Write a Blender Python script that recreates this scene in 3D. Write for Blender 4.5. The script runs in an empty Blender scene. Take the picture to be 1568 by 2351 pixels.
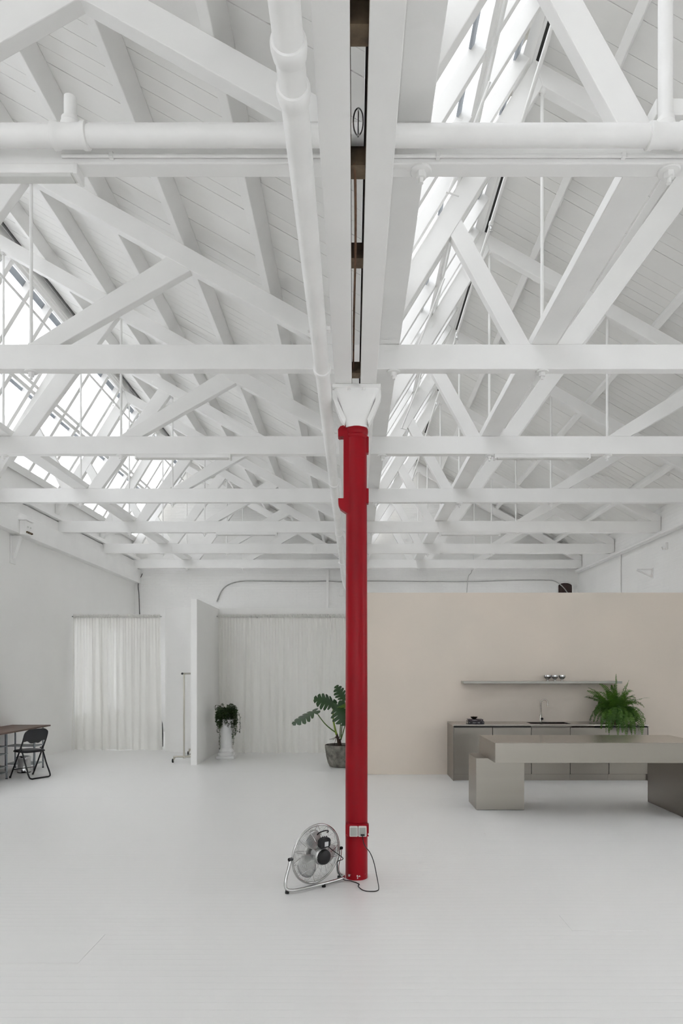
import bpy, bmesh, math, random
from mathutils import Vector, Matrix

# ------------------------------------------------------------------ camera, sky, exposure
scene = bpy.context.scene
COL = scene.collection
EYE = 1.72                                   # eye height of the photographer

cam_d = bpy.data.cameras.new('camera')
cam_d.sensor_fit = 'VERTICAL'
cam_d.sensor_height = 36.0
cam_d.sensor_width = 24.0
cam_d.lens = 24.0                            # 24 mm shift lens, held level and upright
cam_d.shift_x = -27.0 / 2351.0
cam_d.shift_y = 365.5 / 2351.0
cam_d.clip_start = 0.05
cam_d.clip_end = 200
cam = bpy.data.objects.new('camera', cam_d)
COL.objects.link(cam)
cam.location = (0, 0, EYE)
cam.rotation_euler = (math.pi / 2, 0, 0)     # looks along +Y
scene.camera = cam

world = bpy.data.worlds.new('overcast_sky')
scene.world = world
world.use_nodes = True
bg = world.node_tree.nodes['Background']
bg.inputs['Color'].default_value = (0.985, 0.99, 1.0, 1)
bg.inputs['Strength'].default_value = 1.0

scene.view_settings.view_transform = 'Standard'
scene.view_settings.look = 'None'
scene.view_settings.gamma = 1.0
scene.view_settings.use_curve_mapping = False
scene.view_settings.exposure = 1.56
cy = scene.cycles
cy.max_bounces = 8
cy.diffuse_bounces = 5
cy.glossy_bounces = 3
cy.transparent_max_bounces = 8
cy.use_adaptive_sampling = True
cy.adaptive_threshold = 0.1
cy.adaptive_min_samples = 12
cy.caustics_reflective = False
cy.caustics_refractive = False
cy.sample_clamp_indirect = 6.0

# ------------------------------------------------------------------ dimensions (metres)
CH_B = 4.604                                 # underside of the truss tie beams
CH_T = 4.841
CH_C = 4.72                                  # level from which the roof profile is measured
PITCH = 6.49                                 # width of one saw-tooth bay
BAYS = (-PITCH, 0.0)
TRUSS_Y = (3.878, 6.516, 9.06, 11.65, 14.18, 16.69, 19.08)
WL, WR, WB, WF = -6.22, 6.40, 19.45, -7.0    # inner faces: left, right, back, behind the camera
YA, YB = WF, WB                              # extent of the roof in depth

def steep(u, off=0.0):                       # glazed slope, height over CH_C, off = distance outwards
    return -0.3555 + 1.63 * u + off / math.cos(math.atan(1.63))
def shallow(u, off=0.0):                     # boarded slope
    return 3.611 - 0.564 * u + off / math.cos(math.atan(0.564))

# ------------------------------------------------------------------ helpers
class MB:
    """collects simple solids; build() links them as one mesh object"""
    def __init__(self):
        self.v, self.f = [], []
    def add(self, vs, fs):
        b = len(self.v)
        self.v += [tuple(p) for p in vs]
        self.f += [tuple(i + b for i in q) for q in fs]
        return self
    def box(self, x0, x1, y0, y1, z0, z1):
        vs = [(x, y, z) for z in (z0, z1) for y in (y0, y1) for x in (x0, x1)]
        return self.add(vs, [(0, 2, 3, 1), (4, 5, 7, 6), (0, 1, 5, 4), (2, 6, 7, 3), (0, 4, 6, 2), (1, 3, 7, 5)])
    def prism(self, poly, axis, a, b):
        """polygon of (p, q) pairs extruded along axis: 'y' -> (x,z), 'x' -> (y,z), 'z' -> (x,y)"""
        def P(p, q, t):
            return {'y': (p, t, q), 'x': (t, p, q), 'z': (p, q, t)}[axis]
        n = len(poly)
        vs = [P(p, q, a) for p, q in poly] + [P(p, q, b) for p, q in poly]
        fs = [tuple(range(n)), tuple(range(2 * n - 1, n - 1, -1))]
        fs += [(i, i + n, (i + 1) % n + n, (i + 1) % n) for i in range(n)]
        return self.add(vs, fs)
    def bar(self, p0, p1, w, h, up=(0, 0, 1)):
        p0, p1 = Vector(p0), Vector(p1)
        d = (p1 - p0).normalized()
        s = d.cross(Vector(up)).normalized()
        u = s.cross(d).normalized()
        vs = [p + s * a * w / 2 + u * b * h / 2 for p in (p0, p1) for a, b in ((-1, -1), (1, -1), (1, 1), (-1, 1))]
        return self.add(vs, [(0, 1, 2, 3), (7, 6, 5, 4), (0, 4, 5, 1), (1, 5, 6, 2), (2, 6, 7, 3), (3, 7, 4, 0)])
    def tube(self, pts, r, n=8, closed=False, cap=True):
        pts = [Vector(p) for p in pts]
        m = len(pts)
        rs = r if isinstance(r, (list, tuple)) else [r] * m
        tang = []
        for i in range(m):
            a = pts[(i - 1) % m] if (closed or i > 0) else pts[0]
            b = pts[(i + 1) % m] if (closed or i < m - 1) else pts[-1]
            t = (b - a)
            tang.append(t.normalized() if t.length > 1e-9 else Vector((0, 0, 1)))
        ref = Vector((0, 0, 1)) if abs(tang[0].z) < 0.9 else Vector((1, 0, 0))
        nrm = (ref - tang[0] * ref.dot(tang[0])).normalized()
        vs, fs = [], []
        for i in range(m):
            nrm = (nrm - tang[i] * nrm.dot(tang[i])).normalized()
            bi = tang[i].cross(nrm)
            for k in range(n):
                a = 2 * math.pi * k / n
                vs.append(pts[i] + (nrm * math.cos(a) + bi * math.sin(a)) * rs[i])
        for i in range(m if closed else m - 1):
            j = (i + 1) % m
            for k in range(n):
                l = (k + 1) % n
                fs.append((i * n + k, i * n + l, j * n + l, j * n + k))
        if cap and not closed:
            fs.append(tuple(range(n - 1, -1, -1)))
            fs.append(tuple(range((m - 1) * n, m * n)))
        return self.add(vs, fs)
    def lathe(self, prof, n=24, c=(0, 0, 0), mat=None):
        """profile of (r, z); closed at the ends when r = 0"""
        vs, fs = [], []
        M = mat or Matrix.Identity(4)
        C = Vector(c)
        for r, z in prof:
            for k in range(n):
                a = 2 * math.pi * k / n
                vs.append(M @ (Vector((r * math.cos(a), r * math.sin(a), z))) + C)
        for i in range(len(prof) - 1):
            for k in range(n):
                l = (k + 1) % n
                fs.append((i * n + k, i * n + l, (i + 1) * n + l, (i + 1) * n + k))
        fs.append(tuple(range(n - 1, -1, -1)))
        fs.append(tuple(range((len(prof) - 1) * n, len(prof) * n)))
        return self.add(vs, fs)
    def mesh(self, name, mat, bevel=0.0, smooth=False, flip=True):
        me = bpy.data.meshes.new(name)
        me.from_pydata(self.v, [], self.f)
        bm = bmesh.new(); bm.from_mesh(me)
        bmesh.ops.remove_doubles(bm, verts=bm.verts, dist=1e-6)
        bmesh.ops.recalc_face_normals(bm, faces=bm.faces)
        if bevel:
            ed = [e for e in bm.edges if e.is_manifold and e.calc_face_angle(0) > 0.5]
            bmesh.ops.bevel(bm, geom=ed, offset=bevel, segments=2, affect='EDGES', profile=0.5, clamp_overlap=True)
        if smooth:
            for f in bm.faces:
                f.smooth = True
            for e in bm.edges:
                if e.is_manifold and e.calc_face_angle(0) > 0.7:
                    e.smooth = False
        bm.to_mesh(me); bm.free()
        me.materials.append(mat)
        return me
    def build(self, name, mat, parent=None, bevel=0.0, smooth=False):
        return link(name, self.mesh(name, mat, bevel, smooth), parent)

def link(name, me, parent=None, loc=None, rotz=0.0):
    o = bpy.data.objects.new(name, me)
    COL.objects.link(o)
    if parent is not None:
        o.parent = parent
    if loc is not None:
        o.location = loc
    if rotz:
        o.rotation_euler = (0, 0, rotz)
    return o

def thing(name, label, cat, loc=(0, 0, 0), rotz=0.0, group=None):
    o = bpy.data.objects.new(name, None)
    COL.objects.link(o)
    o.location = loc
    o.rotation_euler = (0, 0, rotz)
    o.empty_display_size = 0.1
    return tag(o, label, cat, group)

def tag(o, label, cat, group=None):
    o['label'] = label
    o['category'] = cat
    if group:
        o['group'] = group
    return o

def struct(name, label=None):
    o = bpy.data.objects.new(name, None)
    COL.objects.link(o)
    return setting(o, label)

def setting(o, label=None):
    o['kind'] = 'structure'
    if label:
        o['label'] = label
    return o

def copy_tree(o, parent=None):
    c = o.copy(); COL.objects.link(c)
    if parent is not None:
        c.parent = parent
    for ch in list(o.children):
        copy_tree(ch, c)
    return c

def spline(pts, per=8, closed=False):
    """Catmull-Rom through the points"""
    P = [Vector(p) for p in pts]
    n = len(P); out = []
    for i in range(n if closed else n - 1):
        p0 = P[(i - 1) % n] if closed or i > 0 else P[0]
        p1, p2 = P[i], P[(i + 1) % n]
        p3 = P[(i + 2) % n] if closed or i + 2 < n else P[-1]
        for k in range(per):
            t = k / per
            out.append(0.5 * ((2 * p1) + (-p0 + p2) * t + (2 * p0 - 5 * p1 + 4 * p2 - p3) * t * t + (-p0 + 3 * p1 - 3 * p2 + p3) * t ** 3))
    if not closed:
        out.append(P[-1])
    return out

# ------------------------------------------------------------------ materials
def material(name, col, rough=0.5, metal=0.0, spec=0.5, var=0.0, vscale=3.0, bump=0.0, bscale=40.0,
             stretch=(1, 1, 1), col2=None, coat=0.0):
    m = bpy.data.materials.new(name)
    m.use_nodes = True
    nt = m.node_tree; N, L = nt.nodes, nt.links
    b = N['Principled BSDF']
    b.inputs['Base Color'].default_value = (*col, 1)
    b.inputs['Roughness'].default_value = rough
    b.inputs['Metallic'].default_value = metal
    b.inputs['Specular IOR Level'].default_value = spec
    b.inputs['Coat Weight'].default_value = coat
    tc = N.new('ShaderNodeTexCoord')
    mp = N.new('ShaderNodeMapping')
    mp.inputs['Scale'].default_value = stretch
    L.new(tc.outputs['Object'], mp.inputs['Vector'])
    if var or col2:
        nz = N.new('ShaderNodeTexNoise')
        nz.inputs['Scale'].default_value = vscale
        nz.inputs['Detail'].default_value = 5
        L.new(mp.outputs['Vector'], nz.inputs['Vector'])
        rp = N.new('ShaderNodeValToRGB')
        rp.color_ramp.elements[0].position = 0.32
        rp.color_ramp.elements[1].position = 0.68
        c2 = col2 or tuple(max(0, c * (1 - var)) for c in col)
        rp.color_ramp.elements[0].color = (*c2, 1)
        rp.color_ramp.elements[1].color = (*col, 1)
        L.new(nz.outputs['Fac'], rp.inputs['Fac'])
        L.new(rp.outputs['Color'], b.inputs['Base Color'])
    if bump:
        n2 = N.new('ShaderNodeTexNoise')
        n2.inputs['Scale'].default_value = bscale
        n2.inputs['Detail'].default_value = 4
        L.new(mp.outputs['Vector'], n2.inputs['Vector'])
        bp = N.new('ShaderNodeBump')
        bp.inputs['Strength'].default_value = bump
        bp.inputs['Distance'].default_value = 0.01
        L.new(n2.outputs['Fac'], bp.inputs['Height'])
        L.new(bp.outputs['Normal'], b.inputs['Normal'])
    return m

def brick_paint(name, col, axis, strength=0.35):
    """white painted brickwork: relief only"""
    m = material(name, col, rough=0.55, spec=0.3, var=0.05, vscale=1.2)
    nt = m.node_tree; N, L = nt.nodes, nt.links
    tc = N.new('ShaderNodeTexCoord')
    sp = N.new('ShaderNodeSeparateXYZ'); cb = N.new('ShaderNodeCombineXYZ')
    L.new(tc.outputs['Object'], sp.inputs[0])
    L.new(sp.outputs['X' if axis == 'x' else 'Y'], cb.inputs['X'])
    L.new(sp.outputs['Z'], cb.inputs['Y'])
    br = N.new('ShaderNodeTexBrick')
    br.inputs['Scale'].default_value = 1.0
    br.inputs['Brick Width'].default_value = 0.23
    br.inputs['Row Height'].default_value = 0.075
    br.inputs['Mortar Size'].default_value = 0.007
    br.inputs['Mortar Smooth'].default_value = 0.6
    br.inputs['Color1'].default_value = (1, 1, 1, 1)
    br.inputs['Color2'].default_value = (0.8, 0.8, 0.8, 1)
    br.inputs['Mortar'].default_value = (0, 0, 0, 1)
    L.new(cb.outputs[0], br.inputs['Vector'])
    nz = N.new('ShaderNodeTexNoise'); nz.inputs['Scale'].default_value = 9; nz.inputs['Detail'].default_value = 5
    L.new(tc.outputs['Object'], nz.inputs['Vector'])
    ad = N.new('ShaderNodeMath'); ad.operation = 'ADD'
    L.new(br.outputs['Color'], ad.inputs[0]); L.new(nz.outputs['Fac'], ad.inputs[1])
    bp = N.new('ShaderNodeBump'); bp.inputs['Strength'].default_value = strength; bp.inputs['Distance'].default_value = 0.012
    L.new(ad.outputs[0], bp.inputs['Height'])
    L.new(bp.outputs['Normal'], N['Principled BSDF'].inputs['Normal'])
    return m

W = (0.90, 0.894, 0.875)
M_TIMBER = material('white_painted_timber', W, rough=0.5, spec=0.35, var=0.045, vscale=2.2, bump=0.10, bscale=14, stretch=(1, 1, 1))
M_BOARD = material('white_painted_boards', (0.895, 0.888, 0.865), rough=0.55, spec=0.3, var=0.05, vscale=1.3, bump=0.08, bscale=10)
M_BACK = material('board_backing', (0.42, 0.41, 0.38), rough=0.8, spec=0.1, var=0.2, vscale=5)
M_IRON = material('white_painted_iron', (0.90, 0.894, 0.875), rough=0.38, spec=0.5, var=0.06, vscale=4, bump=0.06, bscale=25)
M_WALL = material('white_plaster', (0.915, 0.908, 0.885), rough=0.6, spec=0.25, var=0.03, vscale=0.9, bump=0.05, bscale=8)
M_BRICK_X = brick_paint('white_painted_brick_back', (0.90, 0.895, 0.875), 'x')
M_BRICK_Y = brick_paint('white_painted_brick_side', (0.90, 0.895, 0.875), 'y', 0.25)
M_FLOOR = material('white_painted_floor', (0.88, 0.875, 0.86), rough=0.34, spec=0.45, var=0.03, vscale=1.6, bump=0.05, bscale=6, stretch=(0.25, 3, 1))
M_BEIGE = material('beige_limewash', (0.82, 0.728, 0.632), rough=0.7, spec=0.2, col2=(0.765, 0.69, 0.605), vscale=0.9, bump=0.10, bscale=7)
M_STEEL = material('brushed_steel', (0.335, 0.312, 0.277), rough=0.33, metal=1.0, var=0.05, vscale=6, bump=0.015, bscale=90, stretch=(0.05, 0.05, 1))
M_STEEL_LIT = material('brushed_steel_lit', (0.52, 0.49, 0.445), rough=0.24, metal=1.0, var=0.04, vscale=4, bump=0.01, bscale=80, stretch=(0.05, 1, 1))  # lighter copy of the steel, grazing reflection painted into its colour
M_SHELF = material('grey_satin_metal', (0.42, 0.41, 0.37), rough=0.4, metal=0.35, var=0.05, vscale=5)
M_RACK = material('dull_bronze_metal', (0.55, 0.52, 0.45), rough=0.35, metal=0.7, var=0.06, vscale=8)
M_TRESTLE = material('grey_painted_steel', (0.27, 0.30, 0.31), rough=0.4, metal=0.4, var=0.06, vscale=8)
M_DARKGAP = material('dark_joint_and_shade', (0.05, 0.05, 0.048), rough=0.8)
M_CHROME = material('chrome', (0.56, 0.56, 0.55), rough=0.12, metal=1.0, var=0.05, vscale=8)
M_ALU = material('aluminium', (0.66, 0.66, 0.65), rough=0.32, metal=1.0, var=0.08, vscale=9)
M_BLACK = material('black_plastic', (0.012, 0.012, 0.013), rough=0.45, spec=0.4, var=0.3, vscale=12)
M_BLACKMETAL = material('black_enamel', (0.010, 0.010, 0.012), rough=0.35, var=0.3, vscale=12)
M_VINYL = material('black_vinyl', (0.014, 0.015, 0.018), rough=0.5, var=0.3, vscale=10, bump=0.2, bscale=160)
M_PALEBOX = material('grey_socket_plastic', (0.36, 0.37, 0.34), rough=0.5, var=0.06, vscale=12)
M_PALERIM = material('pale_plastic', (0.72, 0.72, 0.69), rough=0.5, var=0.05, vscale=12)
M_WOODTOP = material('walnut_laminate', (0.115, 0.066, 0.048), rough=0.5, spec=0.35, col2=(0.085, 0.048, 0.036), vscale=5, stretch=(8, 0.7, 1))
M_BROWN = material('bare_brown_timber', (0.16, 0.115, 0.07), rough=0.85, col2=(0.07, 0.05, 0.033), vscale=14, bump=0.4, bscale=50)
M_RUST = material('rusty_iron', (0.17, 0.085, 0.045), rough=0.75, var=0.4, vscale=20)
M_CONC = material('mottled_concrete', (0.30, 0.285, 0.25), rough=0.9, spec=0.2, col2=(0.105, 0.10, 0.085), vscale=11, bump=0.5, bscale=45)
M_SOIL = material('soil', (0.035, 0.018, 0.012), rough=0.95, var=0.5, vscale=40, bump=0.8, bscale=80)
M_TERRA = material('terracotta', (0.13, 0.035, 0.022), rough=0.8, var=0.2, vscale=12)
M_STEM = material('green_stem', (0.085, 0.16, 0.022), rough=0.5, var=0.3, vscale=10)
M_SHEATH = material('bright_green_stem', (0.22, 0.32, 0.035), rough=0.45, var=0.25, vscale=10)
M_ROOT = material('brown_stem', (0.06, 0.035, 0.02), rough=0.8, var=0.4, vscale=20)
M_PEDESTAL = material('white_plaster_pedestal', (0.84, 0.84, 0.83), rough=0.5, var=0.02, vscale=6)
M_PAGE = material('page_edges', (0.55, 0.52, 0.44), rough=0.8, var=0.15, vscale=60)
M_BOOK = material('black_book_cover', (0.012, 0.010, 0.014), rough=0.4, var=0.2, vscale=10)
M_BOOK2 = material('dark_plum_book_cover', (0.040, 0.024, 0.032), rough=0.4, var=0.2, vscale=10)
M_PRINT = material('white_print', (0.62, 0.62, 0.62), rough=0.6, var=0.1, vscale=30)
M_DARKBOWL = material('dark_bronze', (0.035, 0.024, 0.015), rough=0.35, metal=0.6, var=0.3, vscale=15)
M_CAB_GREY = material('grey_cable', (0.48, 0.48, 0.46), rough=0.6, var=0.2, vscale=10)
M_DARKWIN = material('dark_stained_wood', (0.030, 0.010, 0.006), rough=0.5, var=0.4, vscale=6, stretch=(1, 1, 8))
M_GREYMETAL = material('grey_flashing', (0.40, 0.43, 0.47), rough=0.5, metal=0.3, var=0.15, vscale=4)
M_RUBBER = material('black_rubber', (0.01, 0.01, 0.01), rough=0.7, var=0.3, vscale=20)
M_BLADE = material('fan_blade_aluminium', (0.60, 0.60, 0.585), rough=0.36, metal=0.85, var=0.05, vscale=6)

def leaf_mat(name, c1, c2, trans=0.25, rough=0.35):
    m = material(name, c1, rough=rough, spec=0.5, col2=c2, vscale=7, bump=0.08, bscale=30)
    nt = m.node_tree; N, L = nt.nodes, nt.links
    out = N['Material Output']; b = N['Principled BSDF']
    tr = N.new('ShaderNodeBsdfTranslucent'); tr.inputs['Color'].default_value = (c1[0] * 1.6, c1[1] * 1.7, c1[2], 1)
    mx = N.new('ShaderNodeMixShader'); mx.inputs['Fac'].default_value = trans
    L.new(b.outputs[0], mx.inputs[1]); L.new(tr.outputs[0], mx.inputs[2]); L.new(mx.outputs[0], out.inputs['Surface'])
    return m
M_MONSTERA = leaf_mat('monstera_leaf', (0.026, 0.070, 0.018), (0.014, 0.045, 0.016), 0.12, 0.32)
M_MONSTERA2 = leaf_mat('young_monstera_leaf', (0.12, 0.20, 0.025), (0.05, 0.12, 0.02), 0.25, 0.35)
M_FERN = leaf_mat('fern_leaf', (0.100, 0.205, 0.026), (0.030, 0.095, 0.012), 0.25, 0.5)
M_TRAIL = leaf_mat('trailing_leaf', (0.040, 0.078, 0.012), (0.018, 0.040, 0.007), 0.2, 0.5)

def curtain_mat():
    m = material('sheer_white_cotton', (0.93, 0.922, 0.885), rough=0.9, spec=0.1, var=0.02, vscale=3, bump=0.05, bscale=120)
    nt = m.node_tree; N, L = nt.nodes, nt.links
    out = N['Material Output']; b = N['Principled BSDF']
    tr = N.new('ShaderNodeBsdfTranslucent'); tr.inputs['Color'].default_value = (0.88, 0.87, 0.83, 1)
    mx = N.new('ShaderNodeMixShader'); mx.inputs['Fac'].default_value = 0.38
    L.new(b.outputs[0], mx.inputs[1]); L.new(tr.outputs[0], mx.inputs[2])
    tp = N.new('ShaderNodeBsdfTransparent')
    m2 = N.new('ShaderNodeMixShader'); m2.inputs['Fac'].default_value = 0.06
    L.new(mx.outputs[0], m2.inputs[1]); L.new(tp.outputs[0], m2.inputs[2])
    L.new(m2.outputs[0], out.inputs['Surface'])
    return m
M_CURTAIN = curtain_mat()

def glass_mat(name, tint, gloss=0.06):
    m = bpy.data.materials.new(name); m.use_nodes = True
    nt = m.node_tree; N, L = nt.nodes, nt.links
    N.remove(N['Principled BSDF'])
    tp = N.new('ShaderNodeBsdfTransparent')
    tc = N.new('ShaderNodeTexCoord'); nz = N.new('ShaderNodeTexNoise'); nz.inputs['Scale'].default_value = 2.5
    L.new(tc.outputs['Object'], nz.inputs['Vector'])
    rp = N.new('ShaderNodeValToRGB')
    rp.color_ramp.elements[0].color = (tint[0] * .94, tint[1] * .94, tint[2] * .95, 1); rp.color_ramp.elements[1].color = (*tint, 1)
    L.new(nz.outputs['Fac'], rp.inputs['Fac']); L.new(rp.outputs['Color'], tp.inputs['Color'])
    gl = N.new('ShaderNodeBsdfGlossy'); gl.inputs['Roughness'].default_value = 0.08
    mx = N.new('ShaderNodeMixShader'); mx.inputs['Fac'].default_value = gloss
    L.new(tp.outputs[0], mx.inputs[1]); L.new(gl.outputs[0], mx.inputs[2])
    L.new(mx.outputs[0], N['Material Output'].inputs['Surface'])
    return m
M_GLASS = glass_mat('roof_glass', (0.95, 0.96, 0.97))

def red_paint():
    m = material('glossy_red_paint', (0.34, 0.005, 0.013), rough=0.32, spec=0.16, col2=(0.24, 0.004, 0.010), vscale=2.0, stretch=(3, 3, 0.5), bump=0.05, bscale=14)
    nt = m.node_tree; N, L = nt.nodes, nt.links
    b = N['Principled BSDF']
    old = b.inputs['Base Color'].links[0].from_socket
    tc = N.new('ShaderNodeTexCoord'); sp = N.new('ShaderNodeSeparateXYZ'); L.new(tc.outputs['Object'], sp.inputs[0])
    # chipped paint: sparse flecks, and more of them near the foot
    vo = N.new('ShaderNodeTexVoronoi'); vo.inputs['Scale'].default_value = 5.0
    mp = N.new('ShaderNodeMapping'); mp.inputs['Scale'].default_value = (1, 1, 0.55); L.new(tc.outputs['Object'], mp.inputs[0]); L.new(mp.outputs[0], vo.inputs['Vector'])
    lt = N.new('ShaderNodeMath'); lt.operation = 'LESS_THAN'; lt.inputs[1].default_value = 0.028
    L.new(vo.outputs['Distance'], lt.inputs[0])
    nz = N.new('ShaderNodeTexNoise'); nz.inputs['Scale'].default_value = 26; L.new(tc.outputs['Object'], nz.inputs[0])
    gt = N.new('ShaderNodeMath'); gt.operation = 'GREATER_THAN'; gt.inputs[1].default_value = 0.63; L.new(nz.outputs['Fac'], gt.inputs[0])
    lo = N.new('ShaderNodeMath'); lo.operation = 'LESS_THAN'; lo.inputs[1].default_value = 0.045; L.new(sp.outputs['Z'], lo.inputs[0])
    an = N.new('ShaderNodeMath'); an.operation = 'MULTIPLY'; L.new(gt.outputs[0], an.inputs[0]); L.new(lo.outputs[0], an.inputs[1])
    mxv = N.new('ShaderNodeMath'); mxv.operation = 'MAXIMUM'; L.new(lt.outputs[0], mxv.inputs[0]); L.new(an.outputs[0], mxv.inputs[1])
    mix = N.new('ShaderNodeMix'); mix.data_type = 'RGBA'
    L.new(mxv.outputs[0], mix.inputs['Factor']); L.new(old, mix.inputs['A']); mix.inputs['B'].default_value = (0.75, 0.70, 0.68, 1)
    L.new(mix.outputs['Result'], b.inputs['Base Color'])
    return m
M_RED = red_paint()

# ================================================================== THE SETTING
# floor: a slab with narrow painted strips laid across the room
fl = MB().box(WL - .3, WR + .3, WF - .3, WB + .3, -0.25, -0.003).build('floor', M_FLOOR)
setting(fl, 'white painted floor of narrow boards')
pm = MB().box(WL + .002, WR - .002, -0.0374, 0.0374, -0.0028, 0.0).mesh('floor_board', M_FLOOR)
for i in range(160):
    link('floor_board', pm, fl, (0, 2.9 + 0.0755 * i, 0))

for x0, x1, y0, y1 in ((-2.75, -1.62, 4.02, 4.46), (1.45, 1.96, 4.52, 4.80)):
    MB().box(x0, x1, y0, y1, 0.0002, .0022).build('floor_hatch', M_FLOOR, fl)

def wall_box(name, mat, *a, label=None):
    return setting(MB().box(*a).build(name, mat), label)


def gable(y0, y1, name, mat, holes=()):
    prof = [(WL - .3, 0), (WR + .3, 0), (WR + .3, CH_C + shallow(WR + .3, .33))]
    prof += [(1.675, CH_C + 3.06), (0.27, CH_C + steep(.27, .3)), (0.27, CH_C + shallow(.27 + PITCH, .33))]
    prof += [(1.675 - PITCH, CH_C + 3.06), (0.27 - PITCH, CH_C + steep(.27, .3)), (WL - .3, CH_C + steep(.27, .3))]
    mb = MB().prism(prof, 'y', y0, y1)
    return mb.build(name, mat)
wb = setting(gable(WB, WB + .3, 'wall_back', M_BRICK_X), 'white painted brick back wall with saw-tooth gables')
# wall behind the camera, with three unseen windows added for fill light (piers, sill and head left standing)
wf = MB()
FRONT = [(-5.95, -2.25), (-1.85, 1.85), (2.25, 5.95)]
FZ0, FZ1 = 0.5, 4.4
xs = [WL - .3] + [e for h in FRONT for e in h] + [WR + .3]
for a, b in zip(xs[0::2], xs[1::2]):
    wf.box(a, b, WF - .3, WF, 0, 8.0)
for a, b in FRONT:
    wf.box(a, b, WF - .3, WF, 0, FZ0)
    wf.box(a, b, WF - .3, WF, FZ1, 8.0)
setting(wf.build('wall_front', M_WALL), 'white wall behind the camera with three added fill windows')
wi = 3
for a, b in FRONT:
    w = struct('window_%d' % wi, 'added unseen fill window in the wall behind the camera'); wi += 1
    for q in range(3):
        xx = a + (b - a - .05) * q / 2
        MB().box(xx, xx + .05, WF - .2, WF - .14, FZ0, FZ1).build('mullion', M_TIMBER, w)
    for q in range(2):
        MB().box(a + .05 + (b - a - .05) / 2 * q, a + (b - a - .05) / 2 * (q + 1), WF - .165, WF - .159, FZ0, FZ1).build('pane', M_GLASS, w)  # panes of the added fill window
# unseen windows added for fill light in both side walls, short of what the lens takes in
# and in the rooms behind the curtain and behind the kitchen wall
SPANS = [(8.6, 11.2, 1.0, 3.9), (12.6, 14.2, .7, 2.85), (15.2, 16.7, .7, 2.85), (17.3, 18.8, .7, 2.85)]
def side_wall(name, x0, x1, top, mat, label, spans):
    mb = MB()
    ys = [WF] + [e for h in spans for e in h[:2]] + [WB]
    for a, b in zip(ys[0::2], ys[1::2]):
        mb.box(x0, x1, a, b, 0, top)
    for a, b, z0, z1 in spans:
        mb.box(x0, x1, a, b, 0, z0)
        mb.box(x0, x1, a, b, z1, top)
    return setting(mb.build(name, mat), label)
LSP = [q for q in SPANS if q[0] != 12.6]
side_wall('wall_left', WL - .3, WL, 5.48, M_WALL, 'white painted left wall', LSP)
RSP = [(3.6, 6.4, 1.0, 3.9)] + SPANS[1:]
side_wall('wall_right', WR, WR + .3, 5.15, M_BRICK_Y, 'white painted brick right wall', RSP)
for xw, spans in ((WL - .15, LSP), (WR + .15, RSP)):
    for a, b, z0, z1 in spans:
        w = struct('window_%d' % wi, 'added unseen fill window in the side wall'); wi += 1
        for q in range(3):
            yy = a + (b - a - .05) * q / 2
            MB().box(xw - .03, xw + .03, yy, yy + .05, z0, z1).build('mullion', M_TIMBER, w)
        for q in range(2):
            MB().box(xw - .003, xw + .003, a + .05 + (b - a - .05) / 2 * q, a + (b - a - .05) / 2 * (q + 1), z0, z1).build('pane', M_GLASS, w)  # panes of the added fill window

# boarded slopes
board_len_u0, board_u1 = 1.83, 6.755
rnd = random.Random(3)
for bi, X0 in enumerate(BAYS):
    ce = struct('ceiling', 'boarded white roof slope of the %s bay' % ('left', 'right')[bi])
    ce.location = (X0, 0, 0)
    u1 = board_u1 if bi == 0 else 6.62
    th = math.atan(0.564)
    # backing deck (outside face of the roof)
    z0, z1 = CH_C + shallow(1.62, .372), CH_C + shallow(u1, .372)
    MB().prism([(1.62, z0), (u1, z1), (u1, z1 + .06), (1.62, z0 + .06)], 'y', YA - .3, YB + .3).build('roof_deck', M_BACK, ce)
    zb0, zb1 = CH_C + shallow(board_len_u0, .35), CH_C + shallow(u1, .35)
    bm_ = MB().prism([(board_len_u0, zb0), (u1, zb1), (u1, zb1 + .02), (board_len_u0, zb0 + .02)], 'y', -0.0775, 0.0775)
    me = bm_.mesh('ceiling_board', M_BOARD)
    me2 = MB().prism([(board_len_u0, zb0 - .004), (u1, zb1 - .004), (u1, zb1 + .02), (board_len_u0, zb0 + .02)], 'y', -0.0778, 0.0778).mesh('ceiling_board', M_BOARD)
    y = 1.2
    while y < YB:
        link('ceiling_board', me if rnd.random() < .8 else me2, ce, (0, y, 0))
        y += 0.1585
    MB().prism([(board_len_u0, zb0), (u1, zb1), (u1, zb1 + .02), (board_len_u0, zb0 + .02)], 'y', YA - .3, 1.2 - .08).build('board_field', M_BOARD, ce)
    # purlins that carry the boards
    for u in (2.375, 3.195, 4.015, 4.838, 5.662):
        c, s = math.cos(th), math.sin(th)
        nu, nz = s, c                                # outward normal of the slope (right and up)
        du, dz = c, -s                               # down the slope
        p = Vector((u, CH_C + shallow(u, .18)))
        w, h = .085, .17
        q = [(p.x - du * w / 2, p.y - dz * w / 2), (p.x + du * w / 2, p.y + dz * w / 2)]
        q += [(q[1][0] + nu * h, q[1][1] + nz * h), (q[0][0] + nu * h, q[0][1] + nz * h)]
        MB().prism(q, 'y', YA, YB).build('purlin', M_TIMBER, ce, bevel=.006)
    fz = lambda u, o: CH_C + shallow(u, o)
    MB().prism([(1.72, fz(1.72, .356)), (1.84, fz(1.84, .356)), (1.84, fz(1.84, .370)), (1.72, fz(1.72, .370))], 'y', YA - .3, YB + .3).build('ridge_shade_strip', M_DARKGAP, ce)  # near-black strip painting the shade of the unlit recess under the ridge
    # ridge board
    MB().prism([(1.66, CH_C + 2.82), (1.74, CH_C + 2.82), (1.74, CH_C + 3.02), (1.66, CH_C + 3.02)], 'y', YA, YB).build('ridge_board', M_TIMBER, ce)

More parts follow.
